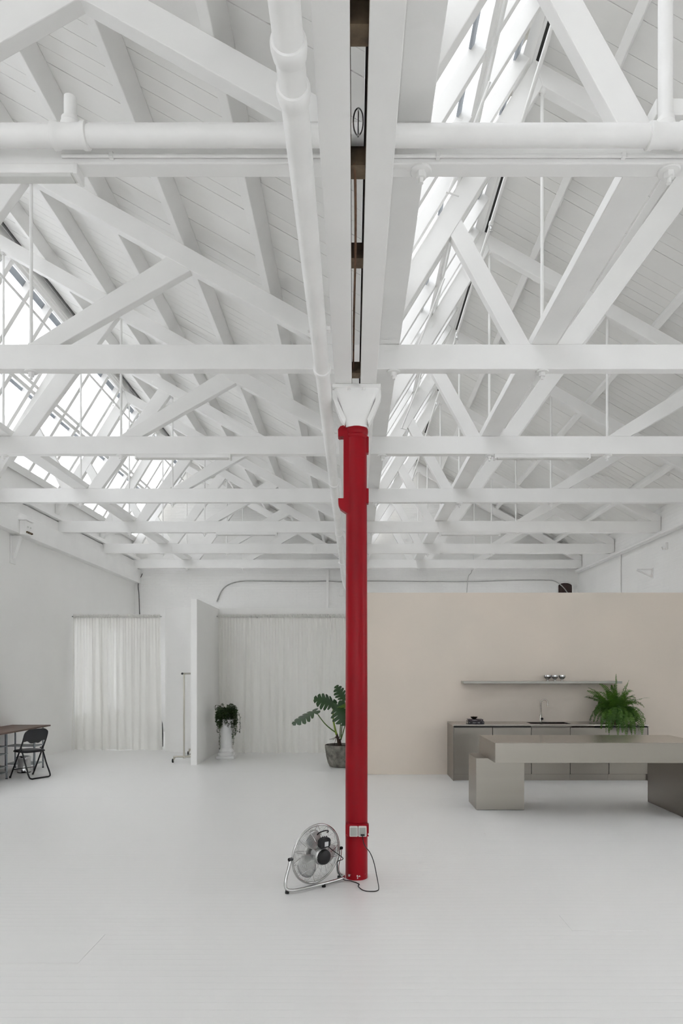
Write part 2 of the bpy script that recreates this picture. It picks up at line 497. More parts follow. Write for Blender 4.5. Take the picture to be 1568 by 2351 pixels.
# glazed slopes
sth = math.atan(1.63); sc_, ss_ = math.cos(sth), math.sin(sth)
def SP(u, off):                                       # point on the glazed slope at distance off outwards
    return (u, CH_C + steep(u, off))
def slope_quad(u0, u1, o0, o1):
    nu, nz = -ss_, sc_
    def pt(u, o):
        return (u + nu * o, CH_C + steep(u) + nz * o)
    return [pt(u0, o0), pt(u1, o0), pt(u1, o1), pt(u0, o1)]
GU0, GU1, GUM = .56, 1.93, 1.22                      # foot, head and middle of the glazing measured along the inner line
for bi, X0 in enumerate(BAYS):
    wn = struct('window_%d' % (bi + 1), 'sloping roof glazing of the %s bay' % ('left', 'right')[bi])
    wn.location = (X0, 0, 0)
    MB().prism(slope_quad(GU0 - .02, GU0 + .05, .22, .40), 'y', YA, YB).build('sill_rail', M_TIMBER, wn, bevel=.005)
    MB().prism([(.255, CH_T), (.295, CH_T), (.295, CH_C + .80), (.255, CH_C + .80)], 'y', YA, YB).build('sill_board', M_TIMBER, wn)
    MB().prism(slope_quad(GUM - .015, GUM + .015, .20, .235), 'y', YA, YB).build('middle_rail', M_IRON, wn)
    MB().prism(slope_quad(GUM + .045, GUM + .07, .20, .235), 'y', YA, YB).build('middle_rail', M_IRON, wn)
    MB().prism(slope_quad(GUM - .05, GUM - .02, .325, .345), 'y', YA, YB).build('lap_strip', M_GREYMETAL, wn)
    MB().prism(slope_quad(GU1 - .07, GU1 - .01, .20, .30), 'y', YA, YB).build('head_rail', M_TIMBER, wn, bevel=.005)
    MB().prism(slope_quad(GU1 - .12, GU1 - .07, .33, .352), 'y', YA, YB).build('head_flashing', M_GREYMETAL, wn)
    bar = MB().prism(slope_quad(GU0, GU1, .225, .345), 'y', -.045, .045).mesh('glazing_bar', M_TIMBER, bevel=.004)
    pl = MB().prism(slope_quad(GU0, GUM, .350, .356), 'y', -.31, .31).mesh('pane', M_GLASS)
    pu = MB().prism(slope_quad(GUM - .03, GU1, .360, .366), 'y', -.31, .31).mesh('pane', M_GLASS)
    y = TRUSS_Y[1] - .02 - 18 * .632
    while y < YB:
        link('glazing_bar', bar, wn, (0, y, 0))
        if y + .632 < YB + .3:
            link('pane', pl, wn, (0, y + .316, 0)); link('pane', pu, wn, (0, y + .316, 0))
        y += .632

# wall plates and ledges
setting(MB().box(WL, WL + .17, YA, YB, 4.22, CH_B - .002).build('trim_1', M_TIMBER, bevel=.008), 'white timber ledge along the left wall')
setting(MB().box(WL, WL + .09, YA, YB, CH_B, CH_T - .02).build('trim_2', M_TIMBER), 'white upper board along the left wall')
setting(MB().box(WR - .10, WR, YA, YB, CH_B - .10, CH_B - .002).build('trim_3', M_TIMBER, bevel=.006), 'white wall plate along the right wall')

# partitions
setting(MB().box(-2.975, -2.86, 12.49, 14.55, 0, 3.045).build('wall_partition', M_WALL, bevel=.004), 'white end-on partition between the two curtains')
al = MB().box(-2.975, -2.55, 14.55, 14.67, 0, 3.065).box(-.05, .26, 14.55, 14.67, 0, 3.065).box(-2.55, -.05, 14.55, 14.67, 2.80, 3.065)  # opening added so the unseen rear room backlights the curtain
setting(al.build('wall_alcove', M_WALL), 'white low wall behind the long curtain, with an opening added to backlight it')
setting(MB().box(.14, .26, 11.53, 14.55, 0, 3.03).build('wall_return', M_WALL), 'white return wall behind the column')
setting(MB().box(.145, WR, 11.38, 11.53, 0, 3.03).build('wall_kitchen', M_BEIGE, bevel=.004), 'beige limewashed kitchen wall')
# rounded white wall beside the left curtain
arc = [(-4.10, 14.86), (-3.98, 14.68), (-3.84, 14.55), (-3.66, 14.45), (-3.45, 14.40), (-3.2, 14.42), (-2.975, 14.50)]
arc = [(p.x, p.y) for p in spline([(a, b, 0) for a, b in arc], 6)]
cw = MB()
inner = [(x, y + .14) for x, y in arc]
cw.prism(arc + inner[::-1], 'z', 0, 3.07)
setting(cw.build('wall_curved', M_WALL, smooth=True), 'rounded white wall between curtain and partition')

# ================================================================== ROOF TRUSSES
poly_steep = [(.30, CH_T), (.30, CH_C + .50), (1.728, CH_C + 2.844), (1.808, CH_C + 2.591), (.31, CH_C + .148)]
poly_shallow = [(1.808, CH_C + 2.591), (1.728, CH_C + 2.844), (6.39, CH_C + .214), (6.39, CH_T), (6.19, CH_T)]
poly_A = [(1.50, CH_T), (1.695, CH_T), (1.005, CH_C + 1.37), (.906, CH_C + 1.208)]
poly_C = [(1.945, CH_T), (2.19, CH_T), (3.39, CH_C + 1.757), (3.19, CH_C + 1.870)]
poly_D = [(3.38, CH_T), (3.68, CH_T), (5.00, CH_C + .871), (4.77, CH_C + 1.000)]
def pr(poly, a, b):
    return MB().prism(poly, 'y', a, b).mesh('t', M_TIMBER, bevel=.006)
TW = .11
ms = {'steep': pr(poly_steep, 0, TW), 'shallow': pr(poly_shallow, 0, TW), 'A': pr(poly_A, .006, TW - .006),
      'C': pr(poly_C, .006, TW - .006), 'D': pr(poly_D, .006, TW - .006)}
for k in ms: ms[k].name = {'steep': 'steep_rafter', 'shallow': 'long_rafter'}.get(k, 'strut')
tie = [MB().box(.28, 6.46, 0, TW, CH_B, CH_T).mesh('tie_beam', M_TIMBER, bevel=.007),
       MB().box(-.02, 6.39, 0, TW, CH_B, CH_T).mesh('tie_beam', M_TIMBER, bevel=.007)]
def rod_mesh(u, top):
    return MB().tube([(u, TW / 2, CH_T - .01), (u, TW / 2, top)], .0165, 10).mesh('tie_rod', M_IRON, smooth=True)
rods = [rod_mesh(1.818, CH_C + 2.62), rod_mesh(3.39, CH_C + 1.72)]
def bolt_mesh():
    mb = MB().lathe([(.058, -.012), (.062, -.008), (.062, 0)], 20)
    mb.lathe([(.030, -.046), (.030, -.012)], 6)
    mb.lathe([(.014, -.075), (.014, -.04)], 10)
    return mb.mesh('bolt', M_IRON)
boltm = bolt_mesh()
saddle = MB().lathe([(.02, -.03), (.05, -.01), (.05, .02)], 14).mesh('rod_shoe', M_IRON)
order = ['first and nearest', 'second', 'third', 'fourth', 'fifth', 'sixth', 'seventh and farthest']
where = ['over the left bay', 'over the right bay']
for bi, X0 in enumerate(BAYS):
    for k, ty in enumerate(TRUSS_Y):
        t = thing('roof_truss', 'white timber roof truss %s, %s from the camera' % (where[bi], order[k]), 'roof truss', (X0, ty, 0), group='saw-tooth roof trusses')
        link('tie_beam', tie[bi], t)
        link('steep_rafter', ms['steep'], t); link('long_rafter', ms['shallow'], t)
        for s in 'ACD':
            link('strut', ms[s], t)
        for r in rods:
            link('tie_rod', r, t)
        link('rod_shoe', saddle, t, (1.818, TW / 2, CH_C + 2.585))
        for u in (.39, 1.818, 3.39):
            link('bolt', boltm, t, (u, TW / 2, CH_B))

# long planks lying on the tie beams, and valley plates
for bi, X0 in enumerate(BAYS):
    tag(MB().box(X0 + 1.70, X0 + 1.94, 3.83, YB - .02, CH_T + .001, CH_T + .095).build('tie_plank', M_TIMBER, bevel=.006),
        'long white plank running into depth on the %s bay trusses' % ('left', 'right')[bi], 'plank', 'planks on the trusses')
pb = MB().box(.06, .443, YA + .02, YB - .02, CH_T + .002, CH_T + .068).build('valley_plate', M_TIMBER, bevel=.006)
tag(pb, 'white timber plate under the glazing, right of the central beams', 'beam')
ep = MB().box(WL + .001, -6.05, YA + .02, YB - .02, CH_T + .002, CH_T + .09).build('eaves_plate', M_TIMBER, bevel=.006)
tag(ep, 'white timber plate under the glazing above the left wall', 'beam')

# central pair of beams on the columns
sb = thing('support_beam', 'pair of white beams with dark slot running over the red column', 'beam', (0, 0, 4.05))
for a, b in ((-.150, -.012), (.057, .186)):
    MB().box(a, b, YA + .02, YB - .02, 0, CH_B - .002 - 4.05).build('timber', M_TIMBER, sb, bevel=.004)
for y0, y1 in ((2.47, 2.56), (3.16, 3.25), (3.87, 3.97), (5.36, 5.46), (7.2, 7.3), (9.3, 9.4)):
    MB().box(-.012, .057, y0, y1, .012, .10).build('spacer_block', M_BROWN, sb)
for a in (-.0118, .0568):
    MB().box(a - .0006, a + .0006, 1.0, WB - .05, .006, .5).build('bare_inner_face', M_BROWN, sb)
MB().tube(spline([(.004, 3.16, .02), (.010, 3.3, .012), (.012, 3.8, .012), (.004, 4.6, .03), (.0, 5.4, .05)], 6), .0065, 8).build('rusty_rod', M_RUST, sb, smooth=True)
wr = MB()
for y0 in (3.02,):
    pts = [(.022 + .022 * math.cos(a), y0 + .05 * math.sin(a), .10 - .02 * math.sin(a)) for a in [2 * math.pi * i / 20 for i in range(20)]]
    wr.tube(pts, .003, 6, closed=True)
    wr.tube([(.022, y0 - .05, .11), (.022, y0 + .06, .08)], .003, 6)
wr.build('hanger_wire', M_ALU, sb, smooth=True)

# ================================================================== COLUMNS
def column(y, name, label, red):
    c = thing(name, label, 'column', (.027, y, 0))
    m = M_RED if red else M_IRON
    MB().lathe([(.0925, 0.0), (.0927, .02), (.0918, 1.5), (.088, 3.0), (.0862, 3.68), (.0862, 3.70)], 48).build('shaft', m, c, smooth=True)
    MB().lathe([(.0865, 3.655), (.094, 3.665), (.094, 3.68), (.090, 3.685), (.096, 3.70), (.0985, 3.715), (.096, 3.735), (.088, 3.74)], 48).build('collar', m, c, smooth=True)
    # capital: four flaring webs gathered under a square plate
    cp = MB()
    rings = []
    for t in range(9):
        f = t / 8
        hw = .092 + (.185 - .092) * (f ** 1.35)
        hd = .085 + (.165 - .085) * (f ** 1.5)
        z = 3.735 + f * .285
        rr = .035
        ring = []
        for cx, cyy, a0 in ((1, 1, 0), (-1, 1, 90), (-1, -1, 180), (1, -1, 270)):
            for q in (0, 45, 90):
                a = math.radians(a0 + q)
                ring.append((cx * (hw - rr) + rr * math.cos(a), cyy * (hd - rr) + rr * math.sin(a), z))
        rings.append(ring)
    n = 12
    vs = [p for r in rings for p in r]
    fs = [(i * n + k, i * n + (k + 1) % n, (i + 1) * n + (k + 1) % n, (i + 1) * n + k) for i in range(8) for k in range(n)]
    fs += [tuple(range(n - 1, -1, -1)), tuple(range(8 * n, 9 * n))]
    cp.add(vs, fs)
    cap = cp.build('capital', M_IRON, c, smooth=True)
    for sx in (-1, 1):
        MB().prism([(sx * .10, 3.74), (sx * .135, 3.80), (sx * .20, 3.96), (sx * .20, 4.02), (sx * .17, 4.02), (sx * .15, 3.93), (sx * .085, 3.78)], 'y', -.12, -.02).build('capital_rib', M_IRON, cap, bevel=.004)
    MB().box(-.197, .197, -.175, .175, 4.02, 4.049).build('capital_plate', M_IRON, cap, bevel=.004)
    for sx in (-.06, .06):
        MB().lathe([(.018, 0), (.018, .02)], 6, (sx, -.155, 4.0)).build('capital_bolt', M_IRON, cap)
    # hooked bracket on the left, two lugs on the right
    hook = [(-.070, 3.765), (-.10, 3.755), (-.135, 3.745), (-.153, 3.72), (-.153, 3.665), (-.135, 3.655), (-.135, 3.66), (-.108, 3.66), (-.108, 3.15), (-.152, 3.15), (-.150, 3.10), (-.135, 3.065), (-.10, 3.04), (-.07, 3.02), (-.05, 3.02), (-.05, 3.765)]
    MB().prism(hook, 'y', -.060, .02).build('hooked_bracket', m, c, bevel=.004)
    for z0, z1 in ((3.535, 3.67), (3.115, 3.24)):
        MB().box(.07, .1015, -.035, .035, z0, z1).build('lug', m, c, bevel=.006)
    return c
rc = column(5.70, 'iron_column', 'glossy red round iron column standing in the middle', True)
column(11.36, 'iron_column', 'white iron column hidden far behind the red column', False)
# socket plate strapped to the red column
sp_ = thing('wall_socket', 'red backing box with two grey sockets low on the red column', 'socket', (.030, 5.604, .37))
MB().box(-.093, .097, -.03, .035, 0, .098).build('backing_box', M_RED, sp_, bevel=.003)
for x0 in (-.060, .011):
    f = MB().box(x0, x0 + .067, -.066, -.028, .006, .088).build('socket_box', M_PALERIM, sp_, bevel=.006)
    MB().box(x0 + .007, x0 + .060, -.071, -.0655, .013, .081).build('socket_flap', M_PALEBOX, f, bevel=.003)
MB().box(.030, .062, -.085, -.071, .016, .030).build('plug', M_BLACK, sp_, bevel=.003)

# ================================================================== PIPES, LIGHTS, WIRING IN THE ROOF
dp = thing('drain_pipe', 'fat white drain pipe running into depth left of the central beams', 'pipe', (-.231, 0, 3.96))
MB().tube([(0, 1.2, 0), (0, 16.2, 0)], .055, 28).build('pipe_run', M_IRON, dp, smooth=True)
def bell(y):
    return MB().lathe([(.056, -.06), (.062, -.055), (.067, -.02), (.067, .0), (.063, .012), (.056, .014)], 28, (0, y, 0), Matrix.Rotation(math.radians(90), 4, 'X')).build('pipe_bell', M_IRON, dp, smooth=True)
for y in (2.43, 2.62, 5.05, 8.1, 11.1, 14.0):
    bell(y)
MB().tube(spline([(.0, 2.30, .03), (.015, 2.24, .09), (.022, 2.2, .16), (.024, 2.18, .30), (.024, 2.18, .64)], 5), .042, 18).build('branch_pipe', M_IRON, dp, smooth=True)
MB().tube(spline([(0, 16.2, 0), (0, 16.33, -.03), (0.03, 16.40, -.14), (.10, 16.42, -.3)], 5), .05, 18).build('pipe_elbow', M_IRON, dp, smooth=True)
for y in (4.6, 6.57, 9.1, 11.7, 14.2):
    MB().box(-.075, .075, y - .02, y + .02, .05, .075).build('pipe_strap', M_IRON, dp)

cp_ = thing('cross_pipe', 'fat white pipe crossing in front of the nearest tie beams', 'pipe', (0, 3.765, 4.672))
MB().tube([(WL + .02, 0, 0), (WR - .02, 0, 0)], .055, 28).build('pipe_run', M_IRON, cp_, smooth=True)
RX = Matrix.Rotation(math.radians(90), 4, 'Y')
for x, hgt, rr in ((-1.56, .21, .034), (1.722, 1.3, .039)):
    MB().lathe([(.056, -.10), (.068, -.095), (.068, -.07), (.061, -.06), (.061, .06), (.068, .07), (.068, .095), (.056, .10)], 28, (x, 0, 0), RX).build('tee_fitting', M_IRON, cp_, smooth=True)
    MB().lathe([(.05, .03), (.052, .065), (.048, .07), (.048, .09), (rr, .095)], 20, (x, 0, 0)).build('tee_socket', M_IRON, cp_, smooth=True)
    MB().tube([(x, 0, .05), (x, 0, hgt)], rr, 18).build('riser', M_IRON, cp_, smooth=True)

# thin conduits along the nearest tie beams
for bi, (x0, x1) in enumerate(((-1.65, -.18), (.2, 6.3))):
    cd = thing('conduit', 'thin white conduit clipped to the nearest tie beam of the %s bay' % ('left', 'right')[bi], 'conduit', (0, 3.866, CH_B + .035))
    MB().tube([(x0, 0, 0), (x1, 0, 0)], .011, 10).build('conduit_tube', M_IRON, cd, smooth=True)
    x = x0 + .28
    while x < x1:
        MB().box(x - .012, x + .012, -.013, .012, -.018, .018).build('clip', M_IRON, cd, bevel=.003)
        x += 1.05

# fluorescent battens under the tie beams
def batten(x0, x1, y, label):
    b = thing('strip_light', label, 'light', ((x0 + x1) / 2, y, CH_B - .045), group='unlit strip lights')
    L_ = (x1 - x0) / 2
    MB().prism([(-.045, 0), (.045, 0), (.055, .045), (-.055, .045)], 'x', -L_, L_).build('housing', M_IRON, b, bevel=.004)
    MB().prism([(-.03, -.012), (.03, -.012), (.042, 0), (-.042, 0)], 'x', -L_ + .03, L_ - .03).build('diffuser', M_PALERIM, b, bevel=.004)
    for s in (-1, 1):
        MB().box(s * L_ - .012, s * L_ + .012, -.056, .056, -.014, .047).build('end_cap', M_IRON, b, bevel=.004)
batten(-2.85, -1.58, 3.93, 'white strip light under the nearest left tie beam, cut by frame')
batten(-2.89, -1.64, 9.115, 'white strip light under the third tie beam of the left bay')
batten(1.89, 3.14, 9.115, 'white strip light under the third tie beam of the right bay')
batten(-2.85, -1.6, 14.235, 'white strip light under the fifth tie beam of the left bay')
batten(1.80, 3.05, 14.235, 'white strip light under the fifth tie beam of the right bay')

# sprinkler pipes below the ridges
for bi, (x, z) in enumerate(((-4.50, 6.78), (1.56, 6.785))):
    s = thing('sprinkler_pipe', 'thin white sprinkler pipe under the ridge of the %s bay' % ('left', 'right')[bi], 'pipe', (x, 0, z))
    MB().tube([(0, WF + .2, 0), (0, WB - .2, 0)], .018, 10).build('pipe_run', M_IRON, s, smooth=True)
    y = 5.2
    while y < WB:
        h = MB().lathe([(.026, -.02), (.028, .02), (.02, .03)], 12, (0, y, 0), Matrix.Rotation(math.radians(90), 4, 'X')).build('sprinkler_tee', M_IRON, s, smooth=True)
        MB().tube([(0, y, -.015), (0, y, -.06)], .009, 8).build('sprinkler_stem', M_ALU, h)
        MB().lathe([(.018, -.085), (.018, -.081)], 10, (0, y, 0)).build('sprinkler_deflector', M_ALU, h)
        MB().tube([(0, y, -.055), (.012, y, -.07), (0, y, -.083)], .003, 6).build('sprinkler_frame', M_ALU, h)
        y += 2.53

# stay rods on the right glazing
for k, y in enumerate((4.9, 7.35, 9.9)):
    s = MB().tube([(.98, y, 5.95), (.72, y + .25, 5.33)], .010, 8)
    s.tube([(.70, y + .25, 5.335), (.80, y + .27, 5.32)], .008, 8)
    tag(s.build('stay_rod', M_IRON, smooth=True), 'thin white stay rod at the right glazing, %s from the camera' % ('nearest', 'second', 'third')[k], 'rod', 'stay rods of the glazing')
s = MB().tube([(1.02, 2.7, 6.35), (.66, 3.4, 5.28)], .017, 10)
tag(s.build('brace_rod', M_IRON, smooth=True), 'slanting white brace rod across the nearest right glazing', 'rod')

# ================================================================== WALL FITTINGS
def tubething(name, pts, r, mat, label, cat, per=6, sm=True):
    return tag(MB().tube(spline(pts, per) if sm else pts, r, 8).build(name, mat, smooth=True), label, cat)
YW = WB - .02
tubething('cable', [(-3.88, YW, 3.70), (-3.75, YW, 4.0), (-3.55, YW, 4.18), (-3.2, YW, 4.28), (-2.6, YW, 4.29), (-1.6, YW, 4.275), (-.75, YW, 4.285), (-.4, YW, 4.27), (-.1, YW, 4.26)],
           .018, M_CAB_GREY, 'grey cable arching along the back wall left of the column', 'cable')
tubething('cable', [(.2, YW, 4.29), (1.2, YW, 4.285), (3.2, YW, 4.27), (4.6, YW, 4.31), (5.4, YW - .01, 4.31), (5.75, YW - .06, 4.26), (6.05, YW - .07, 3.98), (6.17, YW - .08, 3.6)],
           .014, M_CAB_GREY, 'grey cable along the back wall right of the column', 'cable')
tubething('cable', [(3.38, YW - .05, 4.6), (3.34, YW - .05, 4.5), (3.27, YW - .05, 4.42), (3.24, YW - .05, 4.2), (3.22, YW - .05, 3.9)], .009, M_CAB_GREY, 'dark thin cable dangling down the right back wall', 'cable')
tubething('cable', [(-6.0, YW, 4.5), (-6.12, YW, 4.2), (-6.1, YW, 3.9), (-6.08, YW, 3.3)], .009, M_BLACK, 'black cable hanging in the back left corner', 'cable')
tag(MB().box(-.77, -.70, YW - .03, YW + .018, 3.0, CH_B - .01).build('wall_post', M_TIMBER, bevel=.004), 'slim white post on the back wall left of column', 'post')
tag(MB().box(-.40, -.28, YW - .06, YW + .018, 3.86, 4.06).build('junction_box', M_IRON, bevel=.006), 'small white junction box on back wall beside the column', 'box')
tubething('wall_conduit', [(WR - .135, 7.0, 4.53), (WR - .135, 19.2, 4.53)], .03, M_IRON, 'white conduit running along the top of the right wall', 'conduit', sm=False)
tubething('wall_conduit', [(WR - .02, 16.3, 4.5), (WR - .02, 16.3, 3.0)], .018, M_IRON, 'thin white conduit dropping down the right wall', 'conduit', sm=False)
br = thing('wall_bracket', 'white triangular iron bracket high on the right wall', 'bracket', (WR - .001, 14.6, 3.72))
MB().prism([(0, 0), (0, .19), (-.02, .19), (-.02, .04), (-.34, .17), (-.34, .15)], 'y', -.03, .03).build('bracket_web', M_IRON, br)
MB().box(-.34, 0, -.04, .04, .17, .19).build('bracket_arm', M_IRON, br, bevel=.003)
MB().box(-.012, 0, -.05, .05, -.02, .21).build('bracket_plate', M_IRON, br, bevel=.003)
hk = thing('wall_hook', 'small white iron hook near the top of the right wall', 'hook', (WR - .001, 13.9, 4.2))
MB().box(-.05, 0, -.03, .03, 0, .14).build('hook_plate', M_IRON, hk, bevel=.008)
MB().tube([(-.05, 0, .03), (-.10, 0, .0), (-.12, 0, .05)], .015, 8).build('hook_prong', M_IRON, hk, smooth=True)
# arched opening in the back wall
ar = thing('arched_hatch', 'dark brown arched wooden hatch in the back wall', 'hatch', (6.03, WB - .006, 3.0))
pts = [(-.21, 0), (.21, 0), (.21, 1.15)] + [(.21 * math.cos(a), 1.15 + .10 * math.sin(a)) for a in [math.pi * i / 10 for i in range(1, 10)]] + [(-.21, 1.15)]
MB().prism(pts, 'y', -.004, .004).build('hatch_panel', M_DARKWIN, ar)
for k in range(4):
    MB().box(-.19 + .10 * k, -.19 + .10 * k + .085, -.016, -.004, .05, 1.12).build('hatch_board', M_DARKWIN, ar, bevel=.003)
rim = [(-.21, -.01, 0), (-.21, -.01, 1.15)] + [(-.21 * math.cos(a), -.01, 1.15 + .10 * math.sin(a)) for a in [math.pi * i / 10 for i in range(1, 10)]] + [(.21, -.01, 1.15), (.21, -.01, 0)]
MB().tube(rim, .018, 6).build('hatch_surround', M_IRON, ar)
# old switch gear on the left wall ledge
sg = thing('fuse_box', 'old white-painted fuse box with dark knobs on the left wall ledge', 'fuse box', (WL + .171, 12.5, 4.20))
MB().box(0, .11, -.13, .13, 0, .26).build('casing', M_IRON, sg, bevel=.01)
MB().box(-.01, .14, -.16, .16, .26, .285).build('hood', M_IRON, sg, bevel=.008)
for k in range(4):
    MB().lathe([(.018, 0), (.018, .02), (.012, .03)], 10, (.11, -.09 + .06 * k, .05), RX).build('knob', M_BROWN, sg)
for k in range(2):
    MB().lathe([(.015, 0), (.015, .02)], 10, (.11, -.05 + .10 * k, .15), RX).build('knob', M_PALERIM, sg)
wbk = thing('wall_bracket', 'white iron corbel below the fuse box on the left wall', 'bracket', (WL + .001, 12.45, 3.72))
MB().prism([(0, 0), (0, .46), (.16, .46), (.16, .42), (.04, .06)], 'y', -.05, .05).build('corbel_web', M_IRON, wbk, bevel=.006)
MB().box(0, .02, -.10, .10, -.04, .47).build('corbel_plate', M_IRON, wbk, bevel=.004)
pip = tubething('wall_conduit', [(WL + .03, 11.9, 4.2), (WL + .03, 11.9, .0)], .03, M_WALL, 'white pipe boxed down the left wall behind the desk', 'conduit', sm=False)

# ================================================================== CURTAINS
def curtain(x0, x1, y, z0, z1, folds, seed, amp):
    r = random.Random(seed)
    nx, nz = folds * 10, 16
    ph = [r.uniform(-.9, .9) for _ in range(folds + 2)]
    am = [r.uniform(.25, 1.0) for _ in range(folds + 2)]
    sw = [r.uniform(-1, 1) for _ in range(folds + 2)]
    vs, fs = [], []
    for j in range(nz + 1):
        v = j / nz
        for i in range(nx + 1):
            u = i / nx
            k = u * folds
            a, f = int(k), k - int(k)
            lp = lambda L: L[a] * (1 - f) + L[min(a + 1, folds + 1)] * f
            fine = .012 * math.sin(u * folds * 5.3 * 2 * math.pi * .5 + ph[a]) * v ** 2
            wave = amp * lp(am) * math.sin(2 * math.pi * k + lp(ph)) * (.35 + .65 * (1 - v))
            x = x0 + (x1 - x0) * u + .05 * lp(sw) * (1 - v) ** 1.3
            z = z0 + (z1 - z0) * v
            if j == 0:
                z += .008 * math.sin(k * 3 + ph[a])
            vs.append((x, y + wave + fine, z))
    for j in range(nz):
        for i in range(nx):
            q = j * (nx + 1) + i
            fs.append((q, q + 1, q + nx + 2, q + nx + 1))
    return MB().add(vs, fs)
def curtain_thing(label, x0, x1, y, top, folds, seed, amp):
    c = thing('curtain', label, 'curtain', ((x0 + x1) / 2, y, 0))
    h = (x1 - x0) / 2
    curtain(-h, h, 0, .012, top, folds, seed, amp).build('cloth', M_CURTAIN, c, smooth=True)
    # gathered heading
    nx = folds * 14
    vs, fs = [], []
    r = random.Random(seed + 5)
    for j, (z, o) in enumerate(((top - .005, .0), (top + .015, -.03), (top + .05, -.035), (top + .075, -.01), (top + .05, .03), (top + .01, .03))):
        for i in range(nx + 1):
            vs.append((-h + 2 * h * i / nx, o + .010 * math.sin(i * 2.1 + j) , z + .006 * r.uniform(-1, 1)))
    for j in range(5):
        for i in range(nx):
            q = j * (nx + 1) + i
            fs.append((q, q + 1, q + nx + 2, q + nx + 1))
    MB().add(vs, fs).build('gathered_heading', M_CURTAIN, c, smooth=True)
    MB().tube([(-h - .03, 0, top + .03), (h + .03, 0, top + .03)], .014, 10).build('curtain_rod', M_ALU, c, smooth=True)
    return c
c1 = curtain_thing('short white sheer curtain in the left corner beside the rounded wall', -6.09, -4.20, 14.86, 2.88, 11, 11, .055)
MB().tube([(-.945, .02, 0), (-.945, .02, 2.92)], .012, 8).build('curtain_pole', M_IRON, c1, smooth=True)
curtain_thing('long white sheer curtain hanging behind the potted plants', -2.83, .09, 14.30, 2.84, 18, 23, .050)
# dark bag in the gap beside the left curtain
bgm = MB().lathe([(.05, 0), (.085, .05), (.09, .3), (.07, .55), (.03, .68), (.0, .70)], 14, (0, 0, 0), Matrix.Diagonal((.75, 1.2, 1, 1)))
bgo = bgm.build('bag', M_VINYL, smooth=True); bgo.location = (-4.30, 15.2, 0)
tag(bgo, 'black bag just showing in the gap beside the left curtain', 'bag')

# ================================================================== KITCHEN
KX0, KX1, KY0, KY1, KT = 1.579, 4.625, 10.72, 11.376, .884
kw = (KX1 - KX0) / 5
names5 = ['leftmost', 'second from the left', 'middle', 'fourth from the left', 'rightmost']
for k in range(5):
    x0 = KX0 + kw * k
    cb = thing('base_cabinet', 'steel base cabinet, %s of five under the kitchen counter' % names5[k], 'cabinet', (x0, KY0, 0), group='steel kitchen cabinets')
    MB().box(.002, kw - .002, .022, KY1 - KY0, .10, KT - (.215 if k in (2, 3) else .028)).build('carcass', M_DARKGAP, cb)
    MB().box(.004, kw - .004, 0, .020, .105, KT - .05).build('door', M_STEEL, cb, bevel=.002)
    MB().box(.001, kw - .001, .045, .06, 0, .10).build('plinth', M_STEEL, cb)
    if k == 0:
        MB().box(-.012, .0, -.004, KY1 - KY0, 0, KT - .024).build('end_panel', M_STEEL, cb, bevel=.002)
    if k == 4:
        MB().box(kw, kw + .012, -.004, KY1 - KY0, 0, KT - .024).build('end_panel', M_STEEL, cb, bevel=.002)
# worktop with a sink cut into it
ct = thing('worktop', 'long brushed steel worktop over the kitchen cabinets', 'worktop', (0, 0, KT))
SX0, SX1, SY0, SY1 = 2.83, 3.46, 10.84, 11.18
mb = MB()
for b in ((KX0 - .014, SX0, KY0 - .012, KY1), (SX1, KX1 + .014, KY0 - .012, KY1), (SX0, SX1, KY0 - .012, SY0), (SX0, SX1, SY1, KY1)):
    mb.box(b[0], b[1], b[2], b[3], -.022, 0)
mb.build('counter_slab', M_STEEL_LIT, ct)
mb = MB()
mb.box(SX0, SX1, SY0, SY1, -.20, -.195); mb.box(SX0 - .003, SX0, SY0, SY1, -.2, -.001); mb.box(SX1, SX1 + .003, SY0, SY1, -.2, -.001)
mb.box(SX0, SX1, SY0 - .003, SY0, -.2, -.001); mb.box(SX0, SX1, SY1, SY1 + .003, -.2, -.001)
sk = mb.build('sink_basin', M_STEEL, ct)
MB().lathe([(.04, -.194), (.042, -.190), (.02, -.189)], 16, ((SX0 + SX1) / 2, (SY0 + SY1) / 2, 0)).build('sink_drain', M_CHROME, sk, smooth=True)
# tap
fx = thing('kitchen_tap', 'tall curved steel tap behind the kitchen sink', 'tap', (3.085, 11.24, KT))
MB().lathe([(.026, 0), (.026, .008), (.021, .012), (.021, .115), (.017, .12)], 20).build('tap_body', M_STEEL_LIT, fx, smooth=True)
MB().tube([(0, 0, .11), (0, 0, .31)] + [(.055 - .055 * math.cos(a), -.02 * math.sin(a / 2), .31 + .06 * math.sin(a)) for a in [math.pi * i / 12 for i in range(1, 13)]] + [(.11, -.02, .26)], .012, 12).build('spout', M_STEEL_LIT, fx, smooth=True)
MB().lathe([(.020, 0), (.021, .03), (.018, .034)], 16, (.012, -.02, .055), Matrix.Rotation(math.radians(90), 4, 'X')).build('tap_lever', M_BLACKMETAL, fx, smooth=True)
# shelf
tag(MB().box(1.797, 4.386, 11.13, 11.378, 1.519, 1.556).build('wall_shelf', M_SHELF, bevel=.002), 'long thin grey metal shelf on the beige wall', 'shelf')
